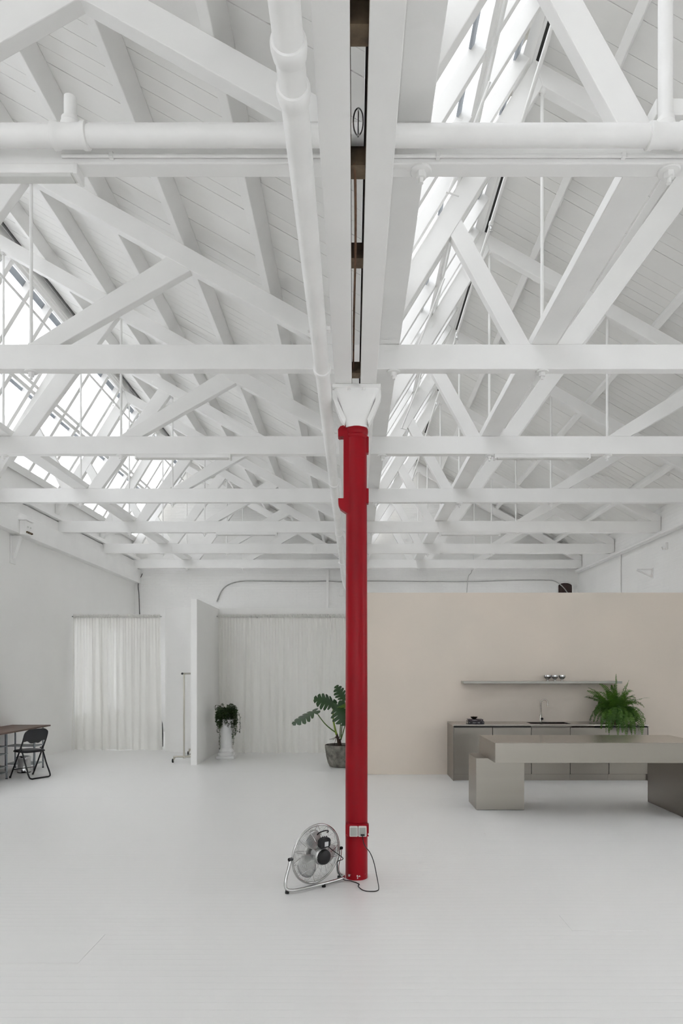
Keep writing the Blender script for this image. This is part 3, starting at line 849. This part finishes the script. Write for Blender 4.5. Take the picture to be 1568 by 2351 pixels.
# goblets on the shelf
def cup(x, label):
    c = thing('footed_cup', label, 'cup', (x, 11.24, 1.556), group='footed metal cups')
    MB().lathe([(.032, 0), (.030, .006), (.010, .012), (.009, .022), (.020, .030), (.045, .05), (.054, .066), (.050, .070), (.056, .075), (.055, .10), (.053, .10), (.053, .076), (.046, .068), (.03, .045), (.0, .034)], 28).build('bowl', M_CHROME, c, smooth=True)
    MB().lathe([(.054, .066), (.0575, .069), (.0575, .073), (.054, .076)], 28).build('band', M_DARKBOWL, c, smooth=True)
for x, l in ((3.199, 'shiny metal footed cup on the shelf, left of three'), (3.318, 'shiny metal footed cup on the shelf, middle of three'), (3.437, 'shiny metal footed cup on the shelf, right of three')):
    cup(x, l)
# books and a bowl on the worktop
def book(x0, x1, y0, y1, z0, z1, mat, label, rz, txt):
    b = thing('book', label, 'book', ((x0 + x1) / 2, (y0 + y1) / 2, z0), rz)
    w, d, h = (x1 - x0) / 2, (y1 - y0) / 2, z1 - z0
    MB().box(-w, w, -d, d, 0, .004).build('cover', mat, b); MB().box(-w, w, -d, d, h - .004, h).build('cover', mat, b)
    MB().box(-w, w, -d - .001, -d + .004, 0, h).build('spine', mat, b, bevel=.001)
    MB().box(-w + .006, w - .006, -d + .004, d - .006, .004, h - .004).build('pages', M_PAGE, b)
    sl = MB(); r = random.Random(7)
    for a, e, hh in txt:                                    # rows of unreadably small lettering on the spine
        x = a
        while x < e:
            lw = r.uniform(.006, .011)
            sl.box(x, x + lw * .35, -d - .0016, -d - .0008, h / 2 - hh, h / 2 + hh)
            sl.box(x, x + lw, -d - .0016, -d - .0008, h / 2 - hh * r.choice((.2, 1, -.6)), h / 2 - hh * .99 + .003)
            x += lw + .004
    sl.build('spine_print', M_PRINT, b)
book(1.815, 2.07, 10.80, 10.99, KT, KT + .042, M_BOOK, 'thick black book at the bottom of the pair on the worktop', .03, ((-.055, -.005, .008), (.005, .018, .006), (.03, .055, .008), (-.11, -.105, .006), (.105, .112, .005)))
book(1.82, 2.06, 10.81, 10.985, KT + .0425, KT + .072, M_BOOK2, 'thinner dark plum book on top of the black book', -.02, ((-.05, .02, .006), (.09, .10, .006)))
dbw = thing('small_bowl', 'small dark pointed bowl resting on the two books', 'bowl', (1.925, 10.88, KT + .0722))
MB().lathe([(.018, 0), (.03, .006), (.055, .03), (.058, .038), (.054, .037), (.03, .014), (.0, .010)], 24).build('bowl_body', M_DARKBOWL, dbw, smooth=True)
MB().lathe([(.022, .016), (.018, .035), (.006, .046), (.0, .047)], 12, (-.012, 0, 0)).build('bowl_content', M_BROWN, dbw, smooth=True)

# island
isl = thing('kitchen_island', 'thick brushed steel island table on two block legs', 'table', (2.9, 8.5, 0))
ox, oy = 2.9, 8.5
def ibox(a, b, c, d, e, f, nm, m, bv=.002):
    return MB().box(a - ox, b - ox, c - oy, d - oy, e, f).build(nm, m, isl, bevel=bv)
ibox(1.662, 4.15, 8.00, 8.99, .6435, .8765, 'table_slab', M_STEEL)
ibox(1.662, 4.15, 8.00, 8.99, .8767, .880, 'top_sheen_sheet', M_STEEL_LIT, .001)  # thin lighter sheet added to carry the painted reflection on the slab top
ibox(1.522, 2.118, 8.455, 9.00, .004, .643, 'block_leg', M_STEEL)
ibox(3.876, 4.47, 7.93, 8.99, .004, .643, 'block_leg', M_STEEL)
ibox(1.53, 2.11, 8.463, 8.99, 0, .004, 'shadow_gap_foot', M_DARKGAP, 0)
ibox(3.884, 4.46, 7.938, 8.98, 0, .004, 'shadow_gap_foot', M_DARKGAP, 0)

# fern in a terracotta pot
def fern():
    r = random.Random(41)
    f = thing('potted_fern', 'bushy green fern in a small terracotta pot on the worktop', 'plant', (4.215, 10.95, KT))
    pot = MB().lathe([(.065, 0), (.085, .13), (.095, .13), (.097, .165), (.085, .165), (.08, .14), (.0, .14)], 24).build('pot', M_TERRA, f, smooth=True)
    MB().lathe([(.08, .138), (.05, .150), (.0, .152)], 16).build('soil', M_SOIL, pot, smooth=True)
    def frond(az, el, L, droop, wl, tw=0):
        n = 26
        p = Vector((.03 * math.cos(az), .03 * math.sin(az), .15))
        d = Vector((math.cos(az) * math.cos(el), math.sin(az) * math.cos(el), math.sin(el)))
        pts = [p.copy()]
        for i in range(n):
            d = (d + Vector((0, 0, -droop / n * (0.3 + 1.5 * i / n)))).normalized()
            p = p + d * (L / n)
            p.y = min(p.y, .16 if p.z > .53 else .355)
            if p.y > -.25 and p.z < .035:
                p.z = .035
            pts.append(p.copy())
        mb = MB().tube(pts, [.0026 * (1 - .8 * i / n) for i in range(n + 1)], 4)
        flat = Vector((-math.sin(az), math.cos(az), 0))
        roll = r.uniform(-.9, .9)
        for i in range(2, n):
            t = i / n
            ll = wl * (math.sin(math.pi * min(1, .16 + t * .84)) ** .6)
            dd = (pts[i + 1] - pts[i]).normalized()
            side = (Matrix.Rotation(roll, 3, dd) @ flat).normalized()
            up = side.cross(dd)
            for sg in (-1, 1):
                s = (side * sg + dd * .30 + up * r.uniform(-.25, .25)).normalized()
                b = pts[i]
                w = L / n * .62
                tip = b + s * ll - Vector((0, 0, ll * .15))
                m1 = b + s * ll * .5
                mb.add([b - dd * w * .5, m1 - dd * w * .55, tip, m1 + dd * w * .55, b + dd * w * .5], [(0, 1, 2, 3, 4)])
        return mb.build('frond', M_FERN, f)
    for k in range(34):                               # upright crown, tips nodding over
        frond(k * 2.4, r.uniform(.95, 1.45), r.uniform(.38, .60), r.uniform(1.0, 2.4), r.uniform(.050, .068))
    for k in range(56):                               # arching and drooping skirt
        frond(k * 2.4 + r.uniform(-.3, .3), r.uniform(.3, 1.2), r.uniform(.38, .58), r.uniform(2.6, 4.4), r.uniform(.055, .072))
    for k in range(24):                               # long ones falling over the front edge
        frond(-1.57 + r.uniform(-.95, .95), r.uniform(.3, .9), r.uniform(.50, .70), r.uniform(3.4, 4.8), r.uniform(.052, .066))
    frond(.1, .75, .62, .9, .045); frond(3.3, 1.0, .64, .9, .045); frond(2.9, .85, .55, 1.0, .045); frond(1.2, 1.45, .66, .1, .04); frond(-.2, 1.3, .58, .2, .04)
    return f
fern()

# ================================================================== MONSTERA
def monstera():
    r = random.Random(8)
    BX, BY = -.2275, 12.32
    t = thing('potted_monstera', 'monstera with split leaves in a mottled concrete pot behind the red column', 'plant', (BX, BY, 0))
    pot = MB().lathe([(.17, 0), (.20, .01), (.235, .08), (.262, .19), (.277, .30), (.283, .385), (.275, .398), (.262, .395), (.255, .35), (.0, .345)], 40).build('pot', M_CONC, t, smooth=True)
    MB().lathe([(.256, .345), (.2, .365), (.1, .378), (.0, .38)], 28).build('soil', M_SOIL, pot, smooth=True)
    def leaf(joint, direc, normal, L, Wd, mat, bend=.25, name='leaf', lobes=5):
        j = Vector(joint); d = Vector(direc).normalized()
        nrm = Vector(normal); nrm = (nrm - d * nrm.dot(d)).normalized()
        s = d.cross(nrm)
        def world(a, b):                                   # a along length (0..1), b lateral in units of L-ish
            y = b * 1.0
            z = -bend * (max(a, 0) ** 2) * L * .55 - .55 * abs(y) * abs(y) / max(Wd, .01) + .10 * abs(y)
            return j + d * (a * L) + s * y + nrm * z
        mb = MB()
        for sg in (1, -1):
            prof = lambda v: Wd / 2 * (max(.0, math.sin(math.pi * (v * .86 + .12))) ** .75)
            K = lobes
            # base lobe
            mb.add([world(.0, 0), world(-.10, sg * .05 * L), world(-.17, sg * prof(.03) * .55), world(-.10, sg * prof(.05) * .95), world(.05, sg * prof(.06)), world(.10, sg * prof(.1) * .33), world(.08, 0)], [(0, 1, 2, 3, 4, 5, 6)])
            for k in range(K):
                v0, v1 = .04 + .96 * k / K, .04 + .96 * (k + 1) / K
                lean = .10
                g = .16 / K
                a0, a1 = v0, v1
                q = [world(a0, 0), world(a0 + lean * .4, sg * prof(a0 + .02) * .34), world(min(1, a0 + lean + g), sg * prof(min(1, a0 + .06)) * .93),
                     world(min(1.0, (a0 + a1) / 2 + lean), sg * prof(min(1, (a0 + a1) / 2 + .05)) * 1.02), world(min(1.02, a1 + lean - g), sg * prof(min(1, a1 + .04)) * .86),
                     world(min(1.0, a1 + lean * .4), sg * prof(min(1, a1 + .02)) * .34), world(min(1, a1), 0)]
                mb.add(q, [(0, 1, 5, 6), (1, 2, 3, 4, 5)])
        o = mb.build(name, mat, t)
        for f in o.data.polygons: f.use_smooth = True
        return o
    def stalk(p, r0, r1, mat, name='leaf_stalk'):
        pts = spline(p, 6)
        n = len(pts)
        MB().tube(pts, [r0 + (r1 - r0) * i / (n - 1) for i in range(n)], 8).build(name, mat, t, smooth=True)
    B = Vector((-.045, 0, .375))
    # woody base and aerial roots
    stalk([B + Vector((.02, 0, -.02)), B + Vector((.0, 0, .10)), B + Vector((-.03, 0, .22))], .030, .018, M_ROOT, 'woody_stem')
    stalk([B + Vector((.05, .02, -.02)), B + Vector((.02, 0, .12))], .022, .014, M_ROOT, 'woody_stem')
    for e in ((-.10, .02, .10), (-.16, -.03, .12), (-.07, -.05, .0), (.06, -.04, .0)):
        stalk([B + Vector((-.02, 0, .18)), B + Vector((e[0] * .6, e[1], .13)), B + Vector(e)], .006, .003, M_ROOT, 'aerial_root')
    # leaf to the left, seen almost edge on
    JA = Vector((-.45, -.05, 1.00))
    stalk([B + Vector((-.02, 0, .22)), Vector((-.27, -.02, .76)), JA], .012, .008, M_STEM)
    leaf(JA, (-.88, -.22, -.40), (-.28, -.38, .9), .47, .42, M_MONSTERA, .18)
    # big upper leaf towards the left
    JB = Vector((-.115, -.08, 1.13))
    stalk([B + Vector((-.03, 0, .20)), Vector((-.125, -.02, .80)), Vector((-.135, -.04, 1.0)), JB], .020, .009, M_SHEATH)
    leaf(JB, (-.80, -.30, .38), (.30, -.70, .62), .36, .40, M_MONSTERA, .5)
    # leaf hanging towards the viewer
    JC = Vector((-.05, -.10, 1.12))
    stalk([B + Vector((.03, 0, .15)), Vector((.0, -.02, .80)), Vector((.015, -.05, 1.02)), JC], .010, .007, M_STEM)
    leaf(JC, (.36, -.42, -.80), (-.10, -.88, .46), .40, .42, M_MONSTERA, .2)
    # top leaf
    JD = Vector((.07, .02, 1.20))
    stalk([B + Vector((.05, 0, .12)), Vector((.03, .0, .80)), Vector((.06, .02, 1.05)), JD], .010, .007, M_STEM)
    leaf(JD, (-.42, -.10, .75), (.55, -.75, .2), .30, .28, M_MONSTERA, .1)
    leaf(JD + Vector((0, .03, -.05)), (.10, -.5, -.05), (.0, -.5, .85), .30, .36, M_MONSTERA2, .3)
    # leaf behind the column
    JE = Vector((.14, -.12, 1.02))
    stalk([B + Vector((.05, .02, .10)), Vector((.08, -.02, .75)), JE], .010, .007, M_STEM)
    leaf(JE, (.16, -.5, -.5), (.1, -.7, .6), .30, .28, M_MONSTERA, .3)
monstera()

# ================================================================== PEDESTAL AND TRAILING PLANT
PX, PY = -2.51, 13.50
pd = thing('plaster_pedestal', 'short white classical column pedestal under the trailing plant', 'pedestal', (PX, PY, 0))
MB().box(-.175, .175, -.16, .16, 0, .055).build('plinth', M_PEDESTAL, pd, bevel=.012)
MB().lathe([(.165, .055), (.172, .075), (.165, .10), (.14, .115), (.135, .13), (.145, .14), (.14, .16), (.118, .18), (.105, .21)], 32).build('moulded_base', M_PEDESTAL, pd, smooth=True)
MB().lathe([(.106, .20), (.106, .45), (.100, .66), (.108, .67), (.112, .69)], 32).build('shaft', M_PEDESTAL, pd, smooth=True)
MB().lathe([(.108, .68), (.13, .70), (.145, .725), (.145, .74)], 32).build('moulded_head', M_PEDESTAL, pd, smooth=True)
MB().box(-.15, .15, -.14, .14, .74, .77).build('top_slab', M_PEDESTAL, pd, bevel=.006)
def trailing():
    r = random.Random(77)
    t = thing('trailing_plant', 'dark green trailing plant spilling over the white pedestal', 'plant', (PX, PY, .7705))
    pot = MB().lathe([(.075, 0), (.095, .12), (.10, .135), (.09, .135), (.085, .12), (.0, .115)], 20).build('pot', M_PEDESTAL, t, smooth=True)
    def strand(az, L, out, el, leafy=1.0):
        n = max(10, int(L / .018))
        p = Vector((.04 * math.cos(az), .04 * math.sin(az), .12))
        d = Vector((math.cos(az) * math.cos(el), math.sin(az) * math.cos(el), math.sin(el)))
        pts = [p.copy()]
        for i in range(n):
            rad = Vector((p.x, p.y, 0)).length
            d = (d + Vector((0, 0, -(.10 if rad < out else .34))) + Vector((r.uniform(-.05, .05), r.uniform(-.05, .05), 0))).normalized()
            if rad > out:
                d = (d * .75 + Vector((0, 0, -.25))).normalized()
            p = p + d * (L / n)
            pts.append(p.copy())
        mb = MB().tube(pts, .0022, 4)
        for i in range(1, n):
            for q in range(2):
                a = r.uniform(0, 6.28)
                s = Vector((math.cos(a), math.sin(a), r.uniform(-.5, .5))).normalized()
                l = r.uniform(.024, .042) * leafy
                w = s.cross(Vector((r.uniform(-1, 1), r.uniform(-1, 1), 1))).normalized() * l * .34
                b = pts[i]
                mb.add([b, b + s * l * .5 + w, b + s * l, b + s * l * .5 - w], [(0, 1, 2, 3)])
        mb.build('strand', M_TRAIL, t)
    for k in range(130):
        az = k * 2.4
        strand(az, r.uniform(.22, .42), r.uniform(.08, .17), r.uniform(.3, 1.3))
    for k in range(40):                               # dome over the pot
        strand(k * 2.4, r.uniform(.14, .24), r.uniform(.02, .07), r.uniform(.9, 1.5))
    for az in (-2.3, -2.0, -2.15, -2.5, -1.9):
        strand(az, r.uniform(.42, .56), .14, .7)
    for az in (-.75, -.6, -.5, -.85, -.4, -.3):
        strand(az, r.uniform(.52, .72), .19, .6)
    strand(-2.1, .86, .13, .6, .8); strand(-.62, .78, .15, .6, .8); strand(-.1, .62, .24, .6, .8)
    for az, el in ((.9, 1.2), (.3, 1.0), (2.3, 1.1)):
        strand(az, .22, .5, el)
trailing()

# ================================================================== CLOTHES RACK
rk = thing('clothes_rack', 'slim metal clothes rack on casters behind the partition end', 'clothes rack', (-3.18, 12.83, 0))
def caster(x, y):
    c = MB().lathe([(.022, -.012), (.036, -.012), (.038, -.006), (.038, .006), (.036, .012), (.022, .012)], 20, (x - .03, y, .038), RX).build('caster', M_RUBBER, rk, smooth=True)
    MB().lathe([(.021, -.013), (.021, .013)], 16, (x - .03, y, .038), RX).build('caster_hub', M_RACK, c)
    MB().prism([(x - .035, .035), (x - .02, .03), (x + .012, .085), (x + .012, .105), (x - .02, .105)], 'y', y - .018, y + .018).build('caster_fork', M_RACK, c)
for y in (0.0, 1.2):
    MB().tube([(-.20, y, .115), (.19, y, .115)], .016, 10).build('base_bar', M_RACK, rk, smooth=True)
    MB().tube([(0, y, .09), (0, y, 1.67)], .016, 12).build('post', M_RACK, rk, smooth=True)
    MB().lathe([(.018, .085), (.018, .14)], 12, (0, y, 0)).build('post_socket', M_RACK, rk)
    for x in (-.18, .18):
        caster(x, y)
MB().tube([(0, .0, .10), (0, 1.2, .10)], .011, 10).build('long_base_bar', M_RACK, rk, smooth=True)
MB().tube([(-.01, -.08, 1.675), (-.01, 1.28, 1.675)], .018, 12).build('hanging_rail', M_RACK, rk, smooth=True)
MB().lathe([(.020, 0), (.020, .03)], 12, (-.01, -.075, 1.675), Matrix.Rotation(math.radians(90), 4, 'X')).build('rail_cap', M_BLACK, rk)

# ================================================================== DESK, CHAIR, BIN
dk = thing('work_desk', 'long walnut-topped desk against the left wall', 'desk', (-5.85, 10.9, 0))
MB().box(-.355, .345, -1.5, 1.52, .722, .747).build('desk_top', M_WOODTOP, dk, bevel=.002)
def trestle(label, y0, y1, shelves):
    t = thing('shelf_trestle', label, 'trestle', (-5.85, 0, 0), group='grey shelf trestles')
    for x in (-.18, .315):
        for y in (y0, y1):
            MB().tube([(x, y, .012), (x, y, .7215)], .018 if y == y0 else .014, 10).build('upright', M_TRESTLE, t, smooth=True)
            MB().lathe([(.018, 0), (.016, .014)], 10, (x, y, 0)).build('foot', M_BLACK, t)
    for z in shelves:
        MB().box(-.20, .335, y0 - .01, y1 + .01, z, z + .012).build('shelf', M_TRESTLE, t, bevel=.002)
trestle('grey metal shelf trestle under the far desk end', 11.85, 12.18, (.10, .41))
trestle('grey metal shelf trestle under the near desk end', 10.52, 10.90, (.10, .20, .40, .52))

def chair():
    c = thing('folding_chair', 'black padded folding chair pushed up to the desk', 'chair', (-5.22, 11.06, 0), math.atan2(.486, -.874) - math.pi / 2)
    def fr(x, y, z): return (x, y, z)
    R_ = .0125
    # back frame: inverted U running down to the front feet
    pts = []
    wd = .205
    a = [(-wd, .235, .012), (-wd, .02, .40), (-wd, -.085, .60), (-wd, -.125, .70)]
    top = [(-wd + .015, -.143, .745), (-wd + .06, -.150, .775), (-wd + .11, -.153, .783)]
    path = a + top + [(-x, y, z) for x, y, z in top[::-1]] + [(-x, y, z) for x, y, z in a[::-1]]
    MB().tube(spline(path, 5), R_, 10).build('back_frame', M_BLACKMETAL, c, smooth=True)
    # rear frame: U lying on the floor behind
    w2 = .185
    b = [(-w2, .02, .47), (-w2, -.03, .44), (-w2, -.13, .22), (-w2 - .005, -.215, .05), (-w2 + .03, -.232, .0145), (-w2 + .09, -.235, .0135)]
    MB().tube(spline(b + [(-x, y, z) for x, y, z in b[::-1]], 5), R_, 10).build('rear_leg_frame', M_BLACKMETAL, c, smooth=True)
    MB().tube([(-wd, .165, .14), (wd, .165, .14)], .008, 8).build('front_stretcher', M_BLACKMETAL, c, smooth=True)
    for x in (-wd, wd):
        MB().lathe([(.016, 0), (.015, .03)], 10, (x, .237, 0)).build('foot_cap', M_RUBBER, c)
    # seat pad: rounded, slightly domed
    n = 28; rings = []
    for z, k in ((.415, .93), (.42, 1.0), (.436, 1.0), (.449, .93), (.455, .70), (.456, .0)):
        rings.append([(.19 * k * (abs(math.cos(t)) ** .45) * math.copysign(1, math.cos(t)) * (1 - .06 * math.sin(t)), .055 + .205 * k * (abs(math.sin(t)) ** .5) * math.copysign(1, math.sin(t)), z) for t in [2 * math.pi * i / n for i in range(n)]])
    vs = [p for r in rings for p in r]
    fs = [(i * n + k, i * n + (k + 1) % n, (i + 1) * n + (k + 1) % n, (i + 1) * n + k) for i in range(len(rings) - 1) for k in range(n)]
    fs.append(tuple(range(n - 1, -1, -1)))
    MB().add(vs, fs).build('seat', M_VINYL, c, smooth=True)
    # padded back panel with a wavy lower edge, curved in plan
    vs, fs = [], []
    nx = 16
    for side in (0, 1):
        for i in range(nx + 1):
            u = -1 + 2 * i / nx
            x = u * (wd - .004)
            lo = .595 + .028 * (1 - abs(u)) ** 1 * -1 + .03 * math.cos(u * math.pi * 1.0) * -.3 + .012 * math.cos(3 * math.pi * u)
            hi = .783 - .075 * max(0, abs(u) - .55) ** 1.6 / .45 ** 1.6
            for z in (lo, hi):
                y = -.085 - (z - .60) * .36 - .022 * (1 - u * u) + (.014 if side else -.012)
                vs.append((x, y, z))
    m = (nx + 1) * 2
    for i in range(nx):
        q = 2 * i
        fs += [(q, q + 2, q + 3, q + 1), (m + q, m + q + 1, m + q + 3, m + q + 2), (q, m + q, m + q + 2, q + 2), (q + 1, q + 3, m + q + 3, m + q + 1)]
    fs += [(0, 1, m + 1, m), (2 * nx, m + 2 * nx, m + 2 * nx + 1, 2 * nx + 1)]
    MB().add(vs, fs).build('backrest', M_VINYL, c, smooth=True)
    for x in (-1, 1):
        MB().bar((x * .196, .0, .44), (x * .196, -.03, .50), .012, .03, (1, 0, 0)).build('hinge_link', M_BLACKMETAL, c)
chair()
bn = thing('pedal_bin', 'small chrome pedal bin under the desk behind the chair', 'bin', (-5.60, 11.62, 0))
MB().lathe([(.105, 0), (.108, .012), (.104, .02), (.104, .235), (.108, .24)], 32).build('bin_body', M_CHROME, bn, smooth=True)
MB().lathe([(.109, .24), (.109, .262), (.10, .275), (.06, .284), (.0, .286)], 32).build('bin_lid', M_CHROME, bn, smooth=True)
MB().lathe([(.1085, .0), (.1085, .014)], 32).build('bin_base_ring', M_BLACK, bn)
MB().box(.02, .07, -.135, -.09, .012, .03).build('bin_pedal', M_BLACK, bn, bevel=.004)
MB().tube([(-.108, .0, .235), (-.125, -.03, .18), (-.112, -.05, .16)], .004, 6).build('bin_handle', M_ALU, bn)
MB().box(-.13, -.10, -.02, .02, .225, .265).build('bin_hinge', M_BLACK, bn, bevel=.005)

# ================================================================== FLOOR FAN
def fan():
    C = Vector((-.298, 5.50, .25))
    f = thing('floor_fan', 'chrome floor fan tilted on a tube stand beside the red column', 'fan', (C.x, C.y, 0))
    n = Vector((.659, -.748, -.074)).normalized()           # towards the motor (rear)
    s = Vector((.748, .659, 0)).normalized()                # pivot axis
    u = n.cross(s).normalized()
    if u.z < 0: u = -u
    Z0 = Vector((0, 0, .25))
    def P(a, b, c): return Z0 + s * a + u * b + n * c       # fan space -> thing space
    MT = Matrix((s, u, n)).transposed().to_4x4()
    def ring(R, c, k=56): return [P(R * math.cos(2 * math.pi * i / k), R * math.sin(2 * math.pi * i / k), c) for i in range(k)]
    R0 = .236
    MB().tube(ring(R0, .0), .010, 10, closed=True).build('guard_rim', M_CHROME, f, smooth=True)
    def dome(t, side):                                      # guard surface: t 0..1 from hub to rim
        return side * (.075 * (1 - t ** 3)) if side > 0 else side * (.055 * (1 - t ** 3))
    for side, nm in ((1, 'rear_guard'), (-1, 'front_guard')):
        mb = MB()
        r = .062
        while r < R0 - .004:
            mb.tube(ring(r, dome(r / R0, side), 40), .0010, 4, closed=True); r += .0088
        for k in range(14):
            a = 2 * math.pi * (k + .5) / 14
            mb.tube([P(R0 * t * math.cos(a), R0 * t * math.sin(a), dome(t, side) + .0015 * side) for t in (.25, .4, .55, .7, .82, .92, 1.0)], .0017, 5)
        if side < 0:
            mb.lathe([(.06, -.0575), (.06, -.053), (.0, -.053)], 28, Z0, MT)
        g = mb.build(nm, M_CHROME, f)
    # motor
    mo = MB().lathe([(.068, .045), (.070, .06), (.070, .082), (.064, .090)], 32, Z0, MT).build('motor_ring', M_ALU, f, smooth=True)
    MB().lathe([(.062, .07), (.062, .100), (.056, .116), (.040, .124), (.0, .126)], 28, Z0, MT).build('motor_housing', M_BLACK, f, smooth=True)
    for k in range(6):
        a = 2 * math.pi * k / 6
        q = P(.066 * math.cos(a), .066 * math.sin(a), .088)
        MB().lathe([(.004, 0), (.004, .006)], 6, q, MT).build('motor_screw', M_PALERIM, mo)
    # control box with label, vents and a carrying handle, above the motor
    cb = MB()
    pts2 = [(-.052, .080), (-.040, .070), (.040, .070), (.052, .085), (.052, .135), (.034, .150), (-.030, .150), (-.052, .130)]
    vs = [P(a + .012, b, .058) for a, b in pts2] + [P(a + .012, b, .098) for a, b in pts2]
    k = len(pts2)
    cb.add(vs, [tuple(range(k)), tuple(range(2 * k - 1, k - 1, -1))] + [(i, i + k, (i + 1) % k + k, (i + 1) % k) for i in range(k)])
    bx = cb.build('control_box', M_BLACK, f, bevel=.004)
    MB().add([P(a + .018, b, .0988) for a, b in ((-.016, .082), (.022, .082), (.022, .120), (-.016, .120))], [(0, 1, 2, 3)]).build('rating_label', M_PRINT, bx)
    for a in (-.018, .002, .022):
        MB().tube([P(a + .01, .150, .08), P(a + .01, .162, .078)], .004, 6).build('switch_tab', M_BLACK, bx)
    MB().tube(spline([P(-.040, .175, .05), P(-.030, .196, .07), P(.0, .208, .085), (P(.035, .205, .085)), P(.055, .188, .07), P(.060, .178, .05)], 5), .0055, 8).build('carry_handle', M_BLACK, f, smooth=True)
    # blades and hub
    MB().lathe([(.0, -.040), (.030, -.036), (.036, -.02), (.036, .03), (.0, .035)], 20, Z0, MT).build('blade_hub', M_BLADE, f, smooth=True)
    for q in range(3):
        a0 = math.radians(95 + 120 * q)
        mb = MB(); vs = []; rows = 7; cols = 7
        for i in range(rows):
            t = i / (rows - 1)
            rr = .034 + t * .172
            half = math.radians(12 + 30 * math.sin(math.pi * min(1, .15 + t * .72)))
            for jx in range(cols):
                w = -1 + 2 * jx / (cols - 1)
                rr2 = rr - .020 * (w * w) * t
                a = a0 + w * half + .25 * t
                vs.append(P(rr2 * math.cos(a), rr2 * math.sin(a), -.004 + .026 * w * (1 - .35 * t)))
        fs = [(i * cols + jx, i * cols + jx + 1, (i + 1) * cols + jx + 1, (i + 1) * cols + jx) for i in range(rows - 1) for jx in range(cols - 1)]
        mb.add(vs, fs)
        o = mb.build('fan_blade', M_BLADE, f, smooth=True)
        sm_ = o.modifiers.new('thick', 'SOLIDIFY'); sm_.thickness = .0015
    # tube stand
    lp, rp_ = P(-.256, 0, 0), P(.256, 0, 0)
    W_ = lambda x, y, z: Vector((x - C.x, y - C.y, z))
    T = .0125
    path = [lp + Vector((0, 0, .0)), lp + Vector((-.012, -.010, -.06)), W_(-.525, 5.305, .10), W_(-.522, 5.285, .045), W_(-.490, 5.268, .030), W_(-.43, 5.285, .028), W_(-.30, 5.385, .028),
            W_(-.17, 5.495, .028), W_(-.105, 5.555, .030), W_(-.078, 5.595, .034), W_(-.095, 5.625, .040), W_(-.125, 5.645, .060), W_(-.128, 5.655, .12), rp_ + Vector((-.004, .0, -.07)), rp_]
    MB().tube(spline(path, 6), T, 12).build('tube_stand', M_CHROME, f, smooth=True)
    for p in (lp, rp_):
        MB().lathe([(.010, -.020), (.014, -.016), (.014, .014), (.010, .020)], 14, p, Matrix((u, n, s)).transposed().to_4x4()).build('pivot_knob', M_BLACK, f, smooth=True)
    for x, y in ((-.512, 5.282), (-.235, 5.44), (-.118, 5.640)):
        MB().lathe([(.014, 0), (.016, .004), (.013, .03)], 12, W_(x, y, 0)).build('rubber_foot', M_RUBBER, f, smooth=True)
    # mains lead to the socket on the column
    pts = [P(.04, .080, .085), P(.10, .03, .10), P(.165, -.02, .12), P(.19, -.05, .11), P(.165, -.07, .08), W_(-.13, 5.60, .13), W_(-.12, 5.575, .07), W_(-.075, 5.565, .02), W_(-.02, 5.58, .006), W_(.045, 5.50, .006),
           W_(.040, 5.44, .006), W_(.075, 5.345, .006), W_(.13, 5.315, .006), W_(.185, 5.33, .006), W_(.20, 5.36, .02), W_(.185, 5.42, .10), W_(.165, 5.46, .19), W_(.135, 5.49, .26), W_(.09, 5.50, .32), W_(.076, 5.52, .375), W_(.076, 5.525, .388)]
    MB().tube(spline(pts, 7), .0038, 6).build('mains_lead', M_BLACK, f, smooth=True)
fan()
